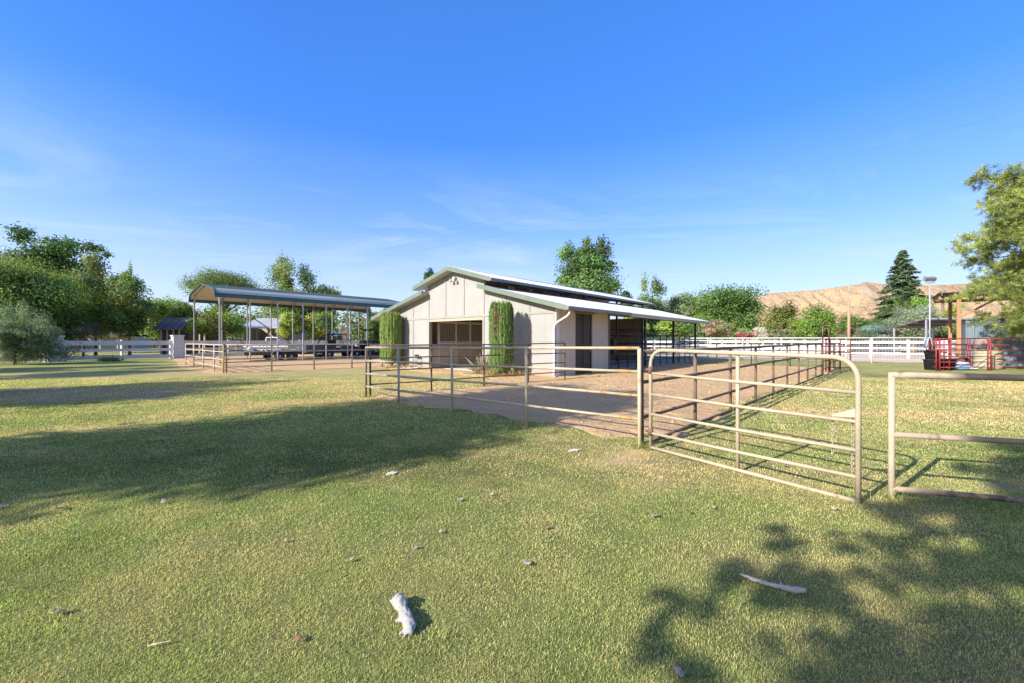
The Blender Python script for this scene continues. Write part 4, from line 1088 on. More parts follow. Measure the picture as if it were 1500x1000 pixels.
def steel_shed():
    x0 = side(1416, 26)
    t = thing('steel_shed', 'blue grey steel shed half covered by the pine branches at the right edge', 'shed', (x0, 26, 0), TH)
    m = MB(); xs = []
    x = 0
    while x < 8.2: xs += [(x, 0), (x + .22, 0), (x + .25, -.03), (x + .32, -.03)]; x += .35
    xs.append((8.4, 0))
    n = len(xs)
    m.add([(a, b, 0) for a, b in xs] + [(a, b, 2.72) for a, b in xs], [(i, i + 1, n + i + 1, n + i) for i in range(n - 1)])
    m.build('front_cladding', 'shed_blue', t)
    MB().box(0, 8.4, .02, 3.6, 0, 2.70).build('wall', 'shed_blue', t)
    MB().prism([(-.12, 2.725), (8.5, 2.725), (8.5, 2.80), (-.12, 2.80)], 'y', -.14, 3.7).build('roof', 'shed_blue', t)
    MB().box(-.04, .035, -.045, .0, 0, 2.715).build('corner_trim', 'shed_blue', t)
    MB().box(2.9, 4.0, -.06, -.032, .05, 2.1).build('door', 'shed_dark', t)
steel_shed()
tk = thing('water_tank', 'ribbed cream plastic tank with a domed rusty brown top behind the red panels', 'tank', (side(1447, 22.6), 22.6, 0))
pr = [(.50, 0)]
for k in range(4): pr += [(.53, .03 + .26 * k), (.545, .09 + .26 * k), (.545, .19 + .26 * k), (.50, .25 + .26 * k)]
MB().lathe(pr, (0, 0, 0), 28).build('body', 'tank_cream', tk)
MB().lathe([(.51, 1.045), (.54, 1.07), (.54, 1.42), (.46, 1.55), (.28, 1.62), (.1, 1.645)], (0, 0, 0), 28).build('dome', 'tank_top', tk)  # upper part darker and browner than the body
MB().lathe([(.11, 1.63), (.11, 1.70), (.05, 1.71)], (0, 0, 0), 16).build('lid', 'black_rubber', tk)
def tub(label, x, y, z, r, h, mat):
    t = thing('feed_tub', label, 'tub', (x, y, z))
    MB().lathe([(r * .82, 0), (r * .97, h), (r * 1.06, h), (r * 1.06, h + .04), (r * .92, h + .04), (r * .78, .05), (.01, .05)], (0, 0, 0), 20).build('bowl', mat, t)
    for s in (-1, 1): MB().tube([(s * r * 1.0, -.1, h * .8), (s * r * 1.12, -.06, h * .72), (s * r * 1.12, .06, h * .72), (s * r * 1.0, .1, h * .8)], .012, 6).build('handle', 'black_rubber', t)
tub('large black tub under the smaller one behind the red pen corner', 21.55, 21.7, 0, .36, .5, 'black_rubber')
tub('smaller black tub stacked on top of the large black tub', 21.55, 21.7, .545, .33, .42, 'black_rubber')
tub('third black tub beside the stacked tubs in the red pen', 22.35, 21.8, 0, .38, .52, 'black_rubber')
bl = MB()
nn = 9
vs = []; 
for i in range(nn + 1):
    for j, (dx, dz) in enumerate(((-.13, -.42), (-.10, -.2), (-.05, .0), (.0, .02), (.05, .0), (.11, -.2), (.14, -.46))):
        u = i / nn
        vs.append((u * .85 + .02 * math.sin(j * 2 + i), dx + .02 * math.sin(i * 1.7 + j), dz + .02 * math.sin(i * 2.3) * (1 if abs(dz) > .1 else .3)))
fs = [(i * 7 + j, i * 7 + j + 1, (i + 1) * 7 + j + 1, (i + 1) * 7 + j) for i in range(nn) for j in range(6)]
o = bl.add(vs, fs, True).build('saddle_blanket', 'pad_blue', None, loc=(20.98, 21.25, 1.60)); o.rotation_euler = (0, 0, R(50))
sd = o.modifiers.new('Thickness', 'SOLIDIFY'); sd.thickness = .03
tag(o, 'grey blanket hung over the top rail at the corner of the red panels', 'blanket')
def sack(label, mat, x, y, z, rz, sx=.42, sy=.26, sz=.09):
    m = MB(); n, k = 12, 7; vs = []
    for i in range(k):
        v = -1 + 2 * i / (k - 1); q = max(.05, (1 - abs(v) ** 3.0))
        for j in range(n):
            a = 2 * math.pi * j / n
            vs.append((v * sx, math.copysign(abs(math.cos(a)) ** .6, math.cos(a)) * sy * (.55 + .45 * q), sz + math.copysign(abs(math.sin(a)) ** .7, math.sin(a)) * sz * q))
    fs = [(i * n + j, i * n + (j + 1) % n, (i + 1) * n + (j + 1) % n, (i + 1) * n + j) for i in range(k - 1) for j in range(n)]
    o = m.add(vs, fs, True).build('feed_sack', mat, None, loc=(x, y, z)); o.rotation_euler = (0, 0, rz)
    tag(o, label, 'sack')
sack('white feed sack lying on top of the blue sack in the red pen', 'white_sack', 23.0, 21.75, .26, R(8))
sack('blue feed sack on the ground under the white sack in the red pen', 'blue_sack', 23.05, 21.75, .0, R(-6), .5, .3, .13)
sack('white feed sack lying alone beside the post of the red panels', 'white_sack', 23.45, 21.62, .0, R(70), .3, .2, .08)
cb_ = MB()
for i in range(5): cb_.tube([(.30 * math.cos(a), .05 * i - .1, .32 + .30 * math.sin(a)) for a in np.linspace(0, 2 * math.pi, 22)[:-1]], .024, 6, closed=True)
o = cb_.build('hose_coil', 'rust_red', None, loc=(23.45, 22.0, 0)); tag(o, 'coil of dark red hose standing beside the feed sacks in the red pen', 'hose coil')
lp = thing('light_pole', 'tall white pole with twin floodlights behind the mesh fence', 'light pole', (side(1362, 34), 34, 0))
MB().tube([(0, 0, 0), (0, 0, 6.1)], [.06, .045], 12).build('pole', 'galv', lp)
MB().box(-.4, .4, -.05, .05, 6.05, 6.13).build('crossarm', 'galv', lp)
for dx in (-.24, .24):
    h = MB().add([(dx - .2, -.02, 6.18), (dx + .2, -.02, 6.18), (dx + .2, .16, 6.3), (dx - .2, .16, 6.3), (dx - .2, -.16, 6.42), (dx + .2, -.16, 6.42), (dx + .2, .05, 6.58), (dx - .2, .05, 6.58)],
             [(0, 1, 2, 3), (4, 7, 6, 5), (0, 4, 5, 1), (1, 5, 6, 2), (2, 6, 7, 3), (3, 7, 4, 0)]).build('floodlight', 'gutter', lp)
    MB().tube([(dx, .0, 6.1), (dx, .06, 6.32)], .025, 6).build('bracket', 'gutter', h)
up = thing('utility_pole', 'bare pale wooden pole standing beyond the arena below the hillside', 'pole', (side(1243.5, 45), 45, 0))
MB().tube([(0, 0, 0), (0, 0, 5.7)], [.16, .12], 10).build('shaft', 'pole_wood', up)
MB().tube([(0, 0, 5.7), (0, 0, 7.6)], .02, 6).build('mast', 'galv', up)
for i, (dz, dx, lab) in enumerate(((0, 0, 'uppermost of the three thin power lines at upper right'), (-.55, .55, 'middle one of the three thin power lines in the sky at upper right'), (-1.35, 1.1, 'lowest of the three thin power lines crossing the sky at upper right'))):
    a = Vector((22.1 + dx + 14.8, 18.3 - 13.4, 14 + dz)); b = Vector((22.1 + dx - 40, 18.3 + 36.2, 13.6 + dz))
    pts = [a.lerp(b, u) - Vector((0, 0, 1.1 * (1 - (2 * u - 1) ** 2))) for u in np.linspace(0, 1, 22)]
    o = MB().tube([p - a for p in pts], .007, 5).build('power_line', 'wire', None, loc=a)
    tag(o, lab, 'power line', 'power lines')
# ------------------------------------------------------------------ trees and shrubs
G_DK, G_MD, G_YL, G_GY, G_BL = (.035, .062, .022), (.055, .09, .025), (.115, .135, .032), (.085, .10, .065), (.07, .095, .085)
FOL = 2.7; DENS = 1.7
def trunk_mesh(t, h, r, tips, lean=(0, 0), fork=.35, name='trunk'):
    m = MB()
    top = Vector((lean[0], lean[1], h))
    pts = [Vector((lean[0] * k ** 1.5 + .04 * r * math.sin(9 * k), lean[1] * k ** 1.5, h * k)) for k in np.linspace(0, 1, 6)]
    pts[0].z = -.15
    m.tube(pts, [r * 1.35] + [r * (1 - .75 * k) for k in np.linspace(.2, 1, 5)], 8)
    for q in tips:
        q = Vector(q); k = random.uniform(fork, .85)
        a = Vector((lean[0] * k ** 1.5, lean[1] * k ** 1.5, h * k)); mid = a.lerp(q, .5) + Vector((random.uniform(-.1, .1), random.uniform(-.1, .1), .08)) * (q - a).length
        rr = r * (1 - .75 * k) * .6
        m.tube([a, a.lerp(mid, .5), mid, q], [rr, rr * .8, rr * .6, rr * .15], 6)
    return m.build(name, 'bark', t)
def lobes_auto(n, c, Rr, rl, shape='round'):
    out = []
    for i in range(n):
        for _ in range(50):
            d = rng.normal(size=3); d /= np.linalg.norm(d); k = rng.random() ** .45 * .85
            p = d * k
            if shape == 'cone' and math.hypot(p[0], p[1]) > .95 * (1 - (p[2] + 1) / 2) + .08: continue
            if shape == 'umbrella' and p[2] < -.25 + .2 * rng.random(): continue
            if shape == 'skirt' and rng.random() < .4 and p[2] > .3: continue
            break
        s = rng.uniform(*rl)
        out.append((np.array(c) + p * np.array(Rr), np.array(Rr) * s * np.array((1, 1, .85))))
    return out
def crown(t, lobes, n, L, col, wid=.5, up=.35, name='crown', gap=.0, hue=.1, lobe_var=(.72, 1.28), tip=None, droop=0.0, mat='leaf', sub=(9, .46)):
    """leaf clumps spread over lobes: each lobe is made of clumps, each clump of leaves turned outward and up"""
    P, N, Cc = [], [], []
    vol = np.array([np.prod(l[1]) ** (2 / 3) for l in lobes]); cnt = (n * DENS * vol / vol.sum()).astype(int)
    for (c, r), k in zip(lobes, cnt):
        base = np.asarray(col) * rng.uniform(*lobe_var) * rng.uniform(.93, 1.07, 3)
        if tip is not None and rng.random() < tip[1]: base = np.asarray(tip[0]) * rng.uniform(.85, 1.15)
        nc = sub[0]; cd = rdir(nc); cc = cd * rng.uniform(.55, 1.0, (nc, 1))
        kk = rng.integers(0, nc, k)
        off = rng.normal(size=(k, 3)) * sub[1]
        p = cc[kk] + off * (1 - gap)
        ln = np.linalg.norm(p, axis=1, keepdims=True); p = np.where(ln > 1.7, p / ln * 1.7, p)
        cv = rng.uniform(.82, 1.18, (nc, 1))[kk]
        P.append(c + p * r)
        nn_ = unit(unit(p) * .9 + rdir(k) * .9 + np.array([0, 0, up]))
        N.append(nn_); Cc.append(np.clip(base * cv * rng.uniform(.72, 1.3, (k, 1)) * rng.uniform(1 - hue, 1 + hue, (k, 3)), 0, 1))
    P = np.concatenate(P); N = np.concatenate(N); Cc = np.concatenate(Cc) * FOL
    ax = None
    if droop: ax = unit(rdir(len(P)) * (1 - droop) + np.array([0, 0, -droop]))
    low = P[:, 2] > .03; P, N, Cc = P[low], N[low], Cc[low]; ax = ax if ax is None else ax[low]
    V, Fc, C = leaf_quads(P, N, L * rng.uniform(.6, 1.3, len(P)), wid, Cc, ax)
    return np_mesh(name, V, [Fc], C, mat, t)

def broad(name, label, px, d, ytop, wpx, ybot, col, n=9000, L=.26, nl=34, rl=(.26, .42), shape='round', tr=None, tip=None, group=None, cat='tree', wid=.5, gap=0., off=0, extra=None, hue=.1, zsq=1.0, droop=0, sub=(9, .46), ry=None):
    x = side(px, d); zt = high(ytop, d); zb = max(.15, high(ybot, d)); r = wpx / F * d
    t = thing(name, label, cat, (x, d + off, 0), 0, group)
    Rz = (zt - zb) / 2; c = (0, 0, zb + Rz)
    lb = lobes_auto(nl, c, (r * .82, (ry or r) * .82, Rz * .84), rl, shape)
    for e in (extra or []):
        ex, ey, ew, eh = e       # photo x, photo y, half width px, half height px
        lb.append((np.array((side(ex, d) - x, rng.uniform(-.3, .3) * r, high(ey, d))), np.array((ew, ew, eh)) / F * d))
    trunk_mesh(t, zb + Rz * 1.1, tr or max(.08, r * .06), [lb[i][0] for i in range(0, len(lb), 3)])
    crown(t, lb, n, L, col, wid, tip=tip, gap=gap, hue=hue, droop=droop, sub=sub)
    return t

# left side, from the far left
broad('walnut_tree', 'tall dark airy tree rising behind the dense bushy tree at the far left', 15, 46, 335, 78, 480, G_DK, 20000, .36, 52, (.16, .28), tr=.4, gap=.15, off=3,
      extra=[(60, 362, 22, 12), (82, 378, 16, 14), (95, 392, 10, 9), (40, 350, 18, 10), (5, 338, 14, 12), (72, 350, 12, 8), (88, 410, 16, 16), (100, 362, 6, 5)])
broad('pepper_tree', 'dense rounded pale green tree at the far left in front of the tall dark tree', 12, 36, 366, 100, 515, (.05, .08, .023), 34000, .26, 44, (.26, .40), shape='round', tip=((.105, .13, .035), .3), droop=.5, wid=.32, tr=.35)
broad('olive_shrub', 'grey green shrub with pale forked stems in front of the left brick pillar', 22, 26.5, 456, 66, 534, (.07, .09, .058), 20000, .13, 80, (.14, .22), shape='skirt', cat='shrub', wid=.34, gap=.1, tr=.07, hue=.06, extra=[(-6, 458, 10, 14), (30, 455, 6, 12), (50, 463, 8, 12), (70, 475, 10, 12), (80, 490, 8, 10), (60, 515, 24, 12), (20, 520, 24, 10)])
broad('dark_bush', 'dark green bushy mass under the pepper tree at the far left', 40, 38, 430, 75, 525, (.03, .05, .018), 14000, .26, 40, (.22, .36), cat='shrub')  # dark leaf mass added for the self-shaded lower half of the pepper tree
broad('young_tree', 'yellow green tree with a slender spiky dark top behind the white board fence', 140, 43, 402, 36, 500, (.085, .10, .026), 11000, .24, 30, (.24, .4), tip=((.03, .05, .02), .12), tr=.13,
      extra=[(137, 385, 6, 12), (136, 375, 3, 8), (139, 396, 9, 10), (138, 406, 12, 10), (138, 416, 16, 12), (118, 425, 14, 12), (150, 470, 20, 20), (140, 440, 24, 18)])
broad('young_tree', 'darker sparse topped tree just right of the spiky one, behind the board fence', 190, 42, 418, 34, 498, (.06, .085, .024), 11000, .22, 30, (.22, .38), tip=((.13, .14, .035), .28), tr=.12, gap=.1,
      extra=[(186, 392, 2.2, 10), (188, 406, 5, 9), (189, 416, 10, 9), (174, 402, 3.5, 7), (178, 413, 9, 9), (198, 416, 10, 9), (190, 428, 20, 12)])
broad('leafy_tree', 'pale green round tree behind the dark roofed brown shed', 236, 62, 430, 30, 500, (.085, .115, .04), 7000, .34, 26, (.28, .42), tr=.2)
broad('leafy_tree', 'mid green tree just left of the carport roof end, behind the white roofed shelter', 268, 60, 440, 24, 498, (.07, .10, .03), 6000, .32, 24, (.28, .42), tr=.2, tip=((.13, .15, .03), .3))
broad('grey_shrub', 'dry grey bush behind the white board fence near the left brick pillar', 122, 40, 468, 26, 500, (.11, .10, .08), 3500, .18, 20, (.25, .4), cat='shrub', wid=.3, gap=.2)
def umbrella_pine():
    d = 62; x = side(325, d)
    t = thing('umbrella_pine', 'broad flat topped pine rising over the near end of the carport roof', 'tree', (x, d, 0))
    c = (0, 0, high(427, d)); lb = lobes_auto(60, c, (5.5, 5.5, 3.2), (.2, .32), 'umbrella')
    trunk_mesh(t, high(425, d), .42, [l[0] for l in lb[::2]], fork=.55)
    crown(t, lb, 14000, .30, (.055, .08, .024), .3, tip=((.085, .10, .03), .3), up=.7)
umbrella_pine()
broad('cottonwood_tree', 'upright pointed yellow green tree rising behind the middle of the carport roof', 420, 56, 392, 28, 495, (.09, .115, .028), 12000, .28, 36, (.22, .36), shape='cone', tip=((.05, .08, .03), .3), tr=.25,
      extra=[(415, 385, 6, 10), (425, 398, 12, 12), (408, 405, 12, 12), (420, 440, 26, 24)])
broad('leafy_tree', 'dark green wide tree on the right of the pointed tree behind the carport', 462, 57, 402, 34, 495, (.05, .078, .026), 11000, .28, 34, (.22, .36), tr=.25, gap=.08, tip=((.12, .14, .03), .2),
      extra=[(445, 398, 6, 14), (455, 410, 12, 10), (478, 428, 14, 8), (492, 432, 8, 4)])
broad('citrus_tree', 'low yellow green tree seen under the near end of the carport roof', 318, 47, 446, 40, 500, (.12, .145, .032), 8000, .22, 30, (.25, .4), tr=.13, tip=((.05, .08, .02), .3))
broad('citrus_tree', 'low yellow green tree under the carport roof, right of the pale metal roofed shed', 428, 48, 452, 22, 500, (.125, .145, .035), 6000, .22, 24, (.25, .4), tr=.1, tip=((.06, .09, .02), .3))
broad('leafy_tree', 'low dark tree under the carport roof beside the tractor end posts', 472, 50, 450, 26, 502, (.045, .07, .02), 6000, .24, 24, (.25, .4), tr=.12, tip=((.12, .13, .03), .25))
broad('bare_shrub', 'thin leafless grey bush under the far end of the carport roof', 506, 46, 472, 16, 500, (.12, .105, .09), 700, .2, 14, (.25, .4), cat='shrub', wid=.16, gap=.2, tr=.05)
broad('dark_bush', 'dark green bush between the carport and the left clipped cypress', 548, 45, 462, 16, 505, (.05, .075, .02), 5000, .2, 22, (.25, .4), cat='shrub')
def cypress_far(label, px, d, ytop, r):
    t = thing('slender_cypress', label, 'tree', (side(px, d), d, 0)); h = high(ytop, d)
    trunk_mesh(t, h * .8, .08, [])
    lb = [(np.array((0, 0, h * k)), np.array((r * (1.1 - .75 * k), r * (1.1 - .75 * k), h * .11))) for k in np.linspace(.1, .93, 10)]
    crown(t, lb, 2500, .22, (.03, .055, .025), .3, up=1.0, sub=(12, .3))
cypress_far('slender dark cypress beyond the far end of the carport', 541, 50, 448, .5)
def palm(label, px, d, ytop, h_fr, nfr=22, col=(.09, .12, .04), skirt=False, rz=0):
    x = side(px, d); zt = high(ytop, d); t = thing('palm_tree', label, 'palm', (x, d, 0))
    cz = zt - h_fr * .35
    MB().tube([(0, 0, -.1), (.03, 0, cz * .5), (0, 0, cz)], [.22, .17, .15], 8).build('trunk', 'bark', t)
    Ps, Ns, Ts, Ls, Cs = [], [], [], [], []
    for i in range(nfr):
        a = 2 * math.pi * i / nfr + rng.uniform(-.2, .2); el = rng.uniform(-.2, 1.25)
        L = h_fr * rng.uniform(.8, 1.1)
        d0 = np.array((math.cos(a) * math.cos(el), math.sin(a) * math.cos(el), math.sin(el)))
        p = np.array((0, 0, cz)); c = np.array(col) * rng.uniform(.75, 1.3)
        for k in range(22):
            u = k / 22; dd = d0 + np.array((0, 0, -1.15 * u * u)); dd /= np.linalg.norm(dd); p = p + dd * L / 22
            sd_ = np.cross(dd, (0, 0, 1)); sd_ /= np.linalg.norm(sd_) + 1e-6
            for s in (-1, 1):
                q = sd_ * s + dd * .7 + np.array((0, 0, -.35)); q /= np.linalg.norm(q)
                ll = h_fr * .28 * math.sin(math.pi * min(.97, .15 + u * .85)); Ps.append(p + q * ll / 2); Ts.append(q); Ls.append(ll)
                nv = np.cross(q, dd); Ns.append(nv / (np.linalg.norm(nv) + 1e-6) + rng.normal(size=3) * .15); Cs.append(c * rng.uniform(.8, 1.2))
    V, Fc, C = leaf_quads(np.array(Ps), unit(np.array(Ns)), np.array(Ls), .14, np.array(Cs), np.array(Ts))
    np_mesh('fronds', V, [Fc], C, 'leaf', t)
    return t
palm('left one of two distant palms between the carport and the barn roof', 526, 80, 452, 2.2)
palm('right one of two distant palms, just above the left slope of the barn roof', 552, 78, 456, 2.4, col=(.15, .14, .07))
broad('dark_pine', 'small dark tree top peeking over the left slope of the barn roof', 631, 52, 390, 13, 440, (.022, .045, .018), 4000, .24, 20, (.3, .45), tr=.2)
# behind the barn
broad('poplar_tree', 'tall broad leaved tree rising alone behind the barn roof', 858, 50, 352, 34, 436, (.05, .085, .028), 14000, .32, 30, (.20, .32), tr=.3, gap=.06, tip=((.09, .13, .04), .3),
      extra=[(830, 372, 11, 12), (858, 366, 9, 13), (882, 372, 9, 16), (842, 395, 18, 16), (876, 412, 26, 16), (832, 410, 13, 10), (888, 388, 12, 8), (895, 420, 12, 10), (860, 425, 28, 14), (858, 356, 4, 6), (881, 358, 4, 7)])
BT = 'round oaks and tall trees beyond the white fence'
broad('dark_pine', 'small dark tree just right of the upper barn roof end', 918, 62, 424, 16, 470, (.03, .055, .03), 3500, .3, 20, (.22, .36), tr=.2, gap=.15)
broad('slim_tree', 'slim grey green tree with upright tops beyond the far end of the barn', 950, 60, 420, 28, 500, (.06, .09, .04), 9000, .3, 30, (.22, .36), tr=.25, tip=((.10, .13, .05), .3), extra=[(944, 420, 5, 14), (957, 418, 5, 12), (966, 424, 8, 9)])
broad('eucalyptus_tree', 'grey green loose tree between the slim tree and the big round oak', 1000, 63, 426, 34, 500, (.075, .10, .05), 9000, .3, 32, (.22, .36), tr=.28, gap=.08)
broad('oak_tree', 'big round dark oak, the largest tree right of the barn', 1062, 60, 422, 56, 502, (.045, .078, .022), 20000, .32, 46, (.24, .36), tr=.5, tip=((.08, .12, .03), .28),
      extra=[(1035, 440, 24, 14), (1070, 430, 26, 10), (1098, 445, 20, 16)])
broad('citrus_tree', 'bright green low tree under the barn eave left of the barn posts', 925, 44, 458, 26, 502, (.10, .135, .03), 7000, .2, 26, (.25, .4), tr=.1, tip=((.05, .085, .02), .25))
broad('citrus_tree', 'bright yellow green low tree between the thin barn posts', 985, 45, 464, 30, 502, (.105, .14, .03), 8000, .2, 28, (.25, .4), tr=.1, tip=((.05, .085, .02), .3))
broad('oleander_shrub', 'dry pinkish brown flowering shrub at the right end of the barn roof', 1050, 46, 466, 26, 500, (.14, .10, .075), 6000, .17, 26, (.22, .36), cat='shrub', gap=.12, tip=((.10, .11, .05), .35))
broad('oleander_shrub', 'pink and red flowering shrub behind the far white fence', 1090, 45, 481, 18, 503, (.17, .05, .055), 4500, .15, 22, (.22, .36), cat='shrub', tip=((.09, .12, .05), .35))
broad('oleander_shrub', 'white flowering shrub right beside the red flowering one', 1112, 44.4, 478, 13, 503, (.24, .235, .20), 4500, .15, 22, (.22, .36), cat='shrub', tip=((.09, .13, .05), .25))
broad('oleander_shrub', 'brownish shrub with few flowers right of the white flowering shrub', 1142, 46, 480, 22, 503, (.11, .09, .06), 5000, .16, 24, (.22, .36), cat='shrub', tip=((.07, .10, .04), .4))
broad('juniper_tree', 'dark olive pointed tree in front of the hill left of the round bushes', 1140, 54, 446, 18, 497, (.075, .085, .022), 8000, .26, 28, (.24, .38), shape='cone', tr=.2, tip=((.035, .05, .02), .3), extra=[(1155, 462, 9, 14), (1133, 475, 14, 16)])
broad('round_bush_tree', 'tall bright green round tree below the hillside', 1205, 52, 452, 16, 502, (.075, .115, .022), 8000, .24, 28, (.28, .42), tr=.2, tip=((.10, .14, .03), .3), extra=[(1198, 462, 14, 10)])
broad('round_bush_tree', 'lower bright green round tree just left of the tall round one', 1178, 51, 463, 22, 503, (.07, .11, .022), 9000, .24, 28, (.28, .42), tr=.2, tip=((.10, .14, .03), .25))
broad('oleander_shrub', 'reddish brown shrub by the bare wooden pole', 1250, 46, 478, 22, 503, (.11, .075, .055), 5000, .16, 24, (.22, .36), cat='shrub', tip=((.07, .10, .05), .4))
broad('green_bush', 'dark green bush behind the bare wooden pole', 1258, 56, 462, 34, 500, (.05, .085, .02), 8000, .24, 28, (.25, .4), cat='shrub')
broad('saltbush', 'blue grey shrub right of the bare wooden pole', 1285, 45, 470, 28, 503, G_BL, 7000, .15, 26, (.22, .36), cat='shrub', hue=.05, wid=.35)
broad('silver_tree', 'large silver grey bushy tree beside the light pole', 1338, 44, 440, 36, 503, (.105, .125, .085), 14000, .18, 44, (.2, .34), tr=.25, hue=.06, wid=.35, gap=.05)
broad('reddish_shrub', 'rust coloured shrub beneath the redwood at the far white fence', 1308, 47.5, 474, 16, 502, (.12, .07, .05), 3500, .16, 20, (.22, .36), cat='shrub', tip=((.08, .10, .05), .4))
palm('small feathery palm in front of the redwood', 1324, 50, 446, 2.6, 26, (.11, .145, .045))
palm('slim palm between the light pole and the pergola roof', 1381, 62, 432, 1.9, 20, (.085, .12, .04))
broad('leafy_tree', 'bright green tree top between the redwood and the light pole', 1345, 54, 430, 20, 480, (.08, .13, .03), 5000, .24, 24, (.25, .4), tr=.2)
broad('yellow_bush', 'yellow green bush under the left edge of the pergola roof', 1392, 40, 442, 14, 496, (.12, .135, .04), 4000, .17, 22, (.24, .38), cat='shrub', gap=.1)
broad('green_bush', 'dark bush behind the shade shelter on the right', 1385, 46, 470, 40, 503, (.05, .075, .025), 8000, .2, 30, (.22, .36), cat='shrub')
def redwood():
    d = 60; x = side(1322, d); h = high(364, d)
    t = thing('redwood_tree', 'tall dark conical conifer standing against the hill', 'tree', (x, d, 0))
    m = MB().tube([(0, 0, -.2), (0, 0, h * .5), (0, 0, h * .97)], [.42, .26, .04], 8)
    P, N, A, C = [], [], [], []
    z = .9
    while z < h - .25:
        u = z / h; R0 = 4.9 * (1 - u) ** .85 * rng.uniform(.82, 1.12) + .12; nb = int(6 + 9 * (1 - u))
        for i in range(nb):
            a = rng.uniform(0, 2 * math.pi); R1 = R0 * rng.uniform(.72, 1.12)
            dv_ = np.array((math.cos(a), math.sin(a), 0)); sd_ = np.array((-math.sin(a), math.cos(a), 0))
            tip_ = dv_ * R1 + np.array((0, 0, z - .10 * R1))
            if R1 > .6: m.tube([(0, 0, z), tip_ * np.array((.55, .55, 0)) + np.array((0, 0, z + .03 * R1)), tip_], [.05 * (1.1 - u), .03, .01], 4, cap=False)
            k = int(52 * R1 / 2 + 14); s = rng.uniform(.12, 1, k) ** .75
            lat = rng.normal(0, .17, k) * R1 * (1.1 - s * .75)
            p = dv_ * (s * R1)[:, None] + sd_ * lat[:, None]
            p[:, 2] = z - .10 * R1 * s * s - np.abs(lat) * .25 + rng.normal(0, .07, k)
            P.append(p); q = dv_ * .8 + sd_ * np.sign(lat)[:, None] * .6 + np.array((0, 0, -.15)); A.append(unit(q + rng.normal(size=(k, 3)) * .3))
            N.append(unit(np.array((0, 0, 1)) * .9 + dv_ * .45 + rng.normal(size=(k, 3)) * .4))
            C.append(np.array((.040, .062, .028)) * rng.uniform(.75, 1.3) * rng.uniform(.75, 1.3, (k, 1)))
        z += rng.uniform(.22, .36)
    m.build('trunk', 'bark', t)
    P, N, A, C = map(np.concatenate, (P, N, A, C))
    V, Fc, Cc = leaf_quads(P, N, .46 * rng.uniform(.6, 1.3, len(P)), .36, C * FOL, A)
    np_mesh('crown', V, [Fc], Cc, 'needle', t)
redwood()
def side_px(x, y): return CX + x / y * F if y > 1 else 9999
def near_pine():
    bx, by = 28.4, 18.1
    t = thing('pine_tree', 'big loose limbed pine reaching in from the right edge over the steel shed', 'tree', (bx, by, 0))
    m = MB(); H = 12.5
    m.tube([(0, 0, -.2), (.1, 0, 4), (-.1, 0, 8), (0, 0, H)], [.34, .27, .17, .03], 10)
    tufts, dirs, cl = [], [], []
    for i in range(125):
        z = rng.uniform(2.5, 11.8); u = z / H
        Rr = (9.4 * (1 - u) ** .40 * min(1, .50 + u * 1.25) + .4) * rng.uniform(.72, 1.06)
        a = rng.uniform(0, 2 * math.pi) if i > 34 else rng.uniform(math.pi * .62, math.pi * 1.42)   # limbs are denser toward the lawn side
        dv_ = Vector((math.cos(a), math.sin(a), 0)); el = rng.uniform(-.08, .35)
        edge = 1400 + rng.random() ** 1.5 * 95 + max(0, z - 7.4) * 22 + max(0, 3.6 - z) * 50
        while side_px(bx + dv_.x * Rr, by + dv_.y * Rr) < edge and Rr > 1: Rr *= .95
        pts = [Vector((0, 0, z)) + dv_ * Rr * s + Vector((0, 0, Rr * (el * s - .18 * s * s))) + Vector(rng.normal(0, .06, 3)) for s in np.linspace(0, 1, 7)]
        m.tube(pts, [.085 * (1.15 - u) * (1 - .85 * s) + .006 for s in np.linspace(0, 1, 7)], 6, cap=False)
        br = rng.uniform(.75, 1.3)
        for k in range(int(8 + Rr * 5.5)):
            s = rng.uniform(.28, 1.0); j = min(5, int(s * 6)); p0 = pts[j].lerp(pts[j + 1], s * 6 - j)
            d2 = (dv_ * rng.uniform(.1, .9) + Vector(rng.normal(0, .55, 3)) + Vector((0, 0, .15))).normalized()
            l2 = rng.uniform(.35, 1.0) * (1.25 - s * .5)
            tp = p0 + d2 * l2 + Vector((0, 0, -.12 * l2))
            m.tube([p0, p0.lerp(tp, .5) + Vector((0, 0, .04)), tp], [.014, .01, .004], 4, cap=False)
            for w_ in np.linspace(.2, 1, 6):
                tufts.append(p0.lerp(tp, w_) + Vector(rng.normal(0, .11, 3))); dirs.append(d2 + Vector((0, 0, .25))); cl.append(br)
    m.build('trunk', 'bark', t)
    T = np.array(tufts); D = unit(np.array(dirs)); B = np.array(cl); k = 34
    ax = unit(np.repeat(D, k, 0) * .55 + rdir(len(T) * k) * .75 + np.array((0, 0, .05)))
    Ln = .23 * rng.uniform(.6, 1.25, len(ax))
    P = np.repeat(T, k, 0) + ax * Ln[:, None] * .5
    N = unit(np.cross(ax, rdir(len(ax))))
    C = FOL * np.array((.10, .118, .034)) * np.repeat(B, k)[:, None] * np.repeat(rng.uniform(.55, 1.45, len(T)), k)[:, None] * rng.uniform(.7, 1.3, (len(ax), 1)) * rng.uniform(.92, 1.08, (len(ax), 3))
    V, Fc, Cc = leaf_quads(P, N, Ln, .07, C, ax)
    np_mesh('needles', V, [Fc], Cc, 'needle', t)
near_pine()
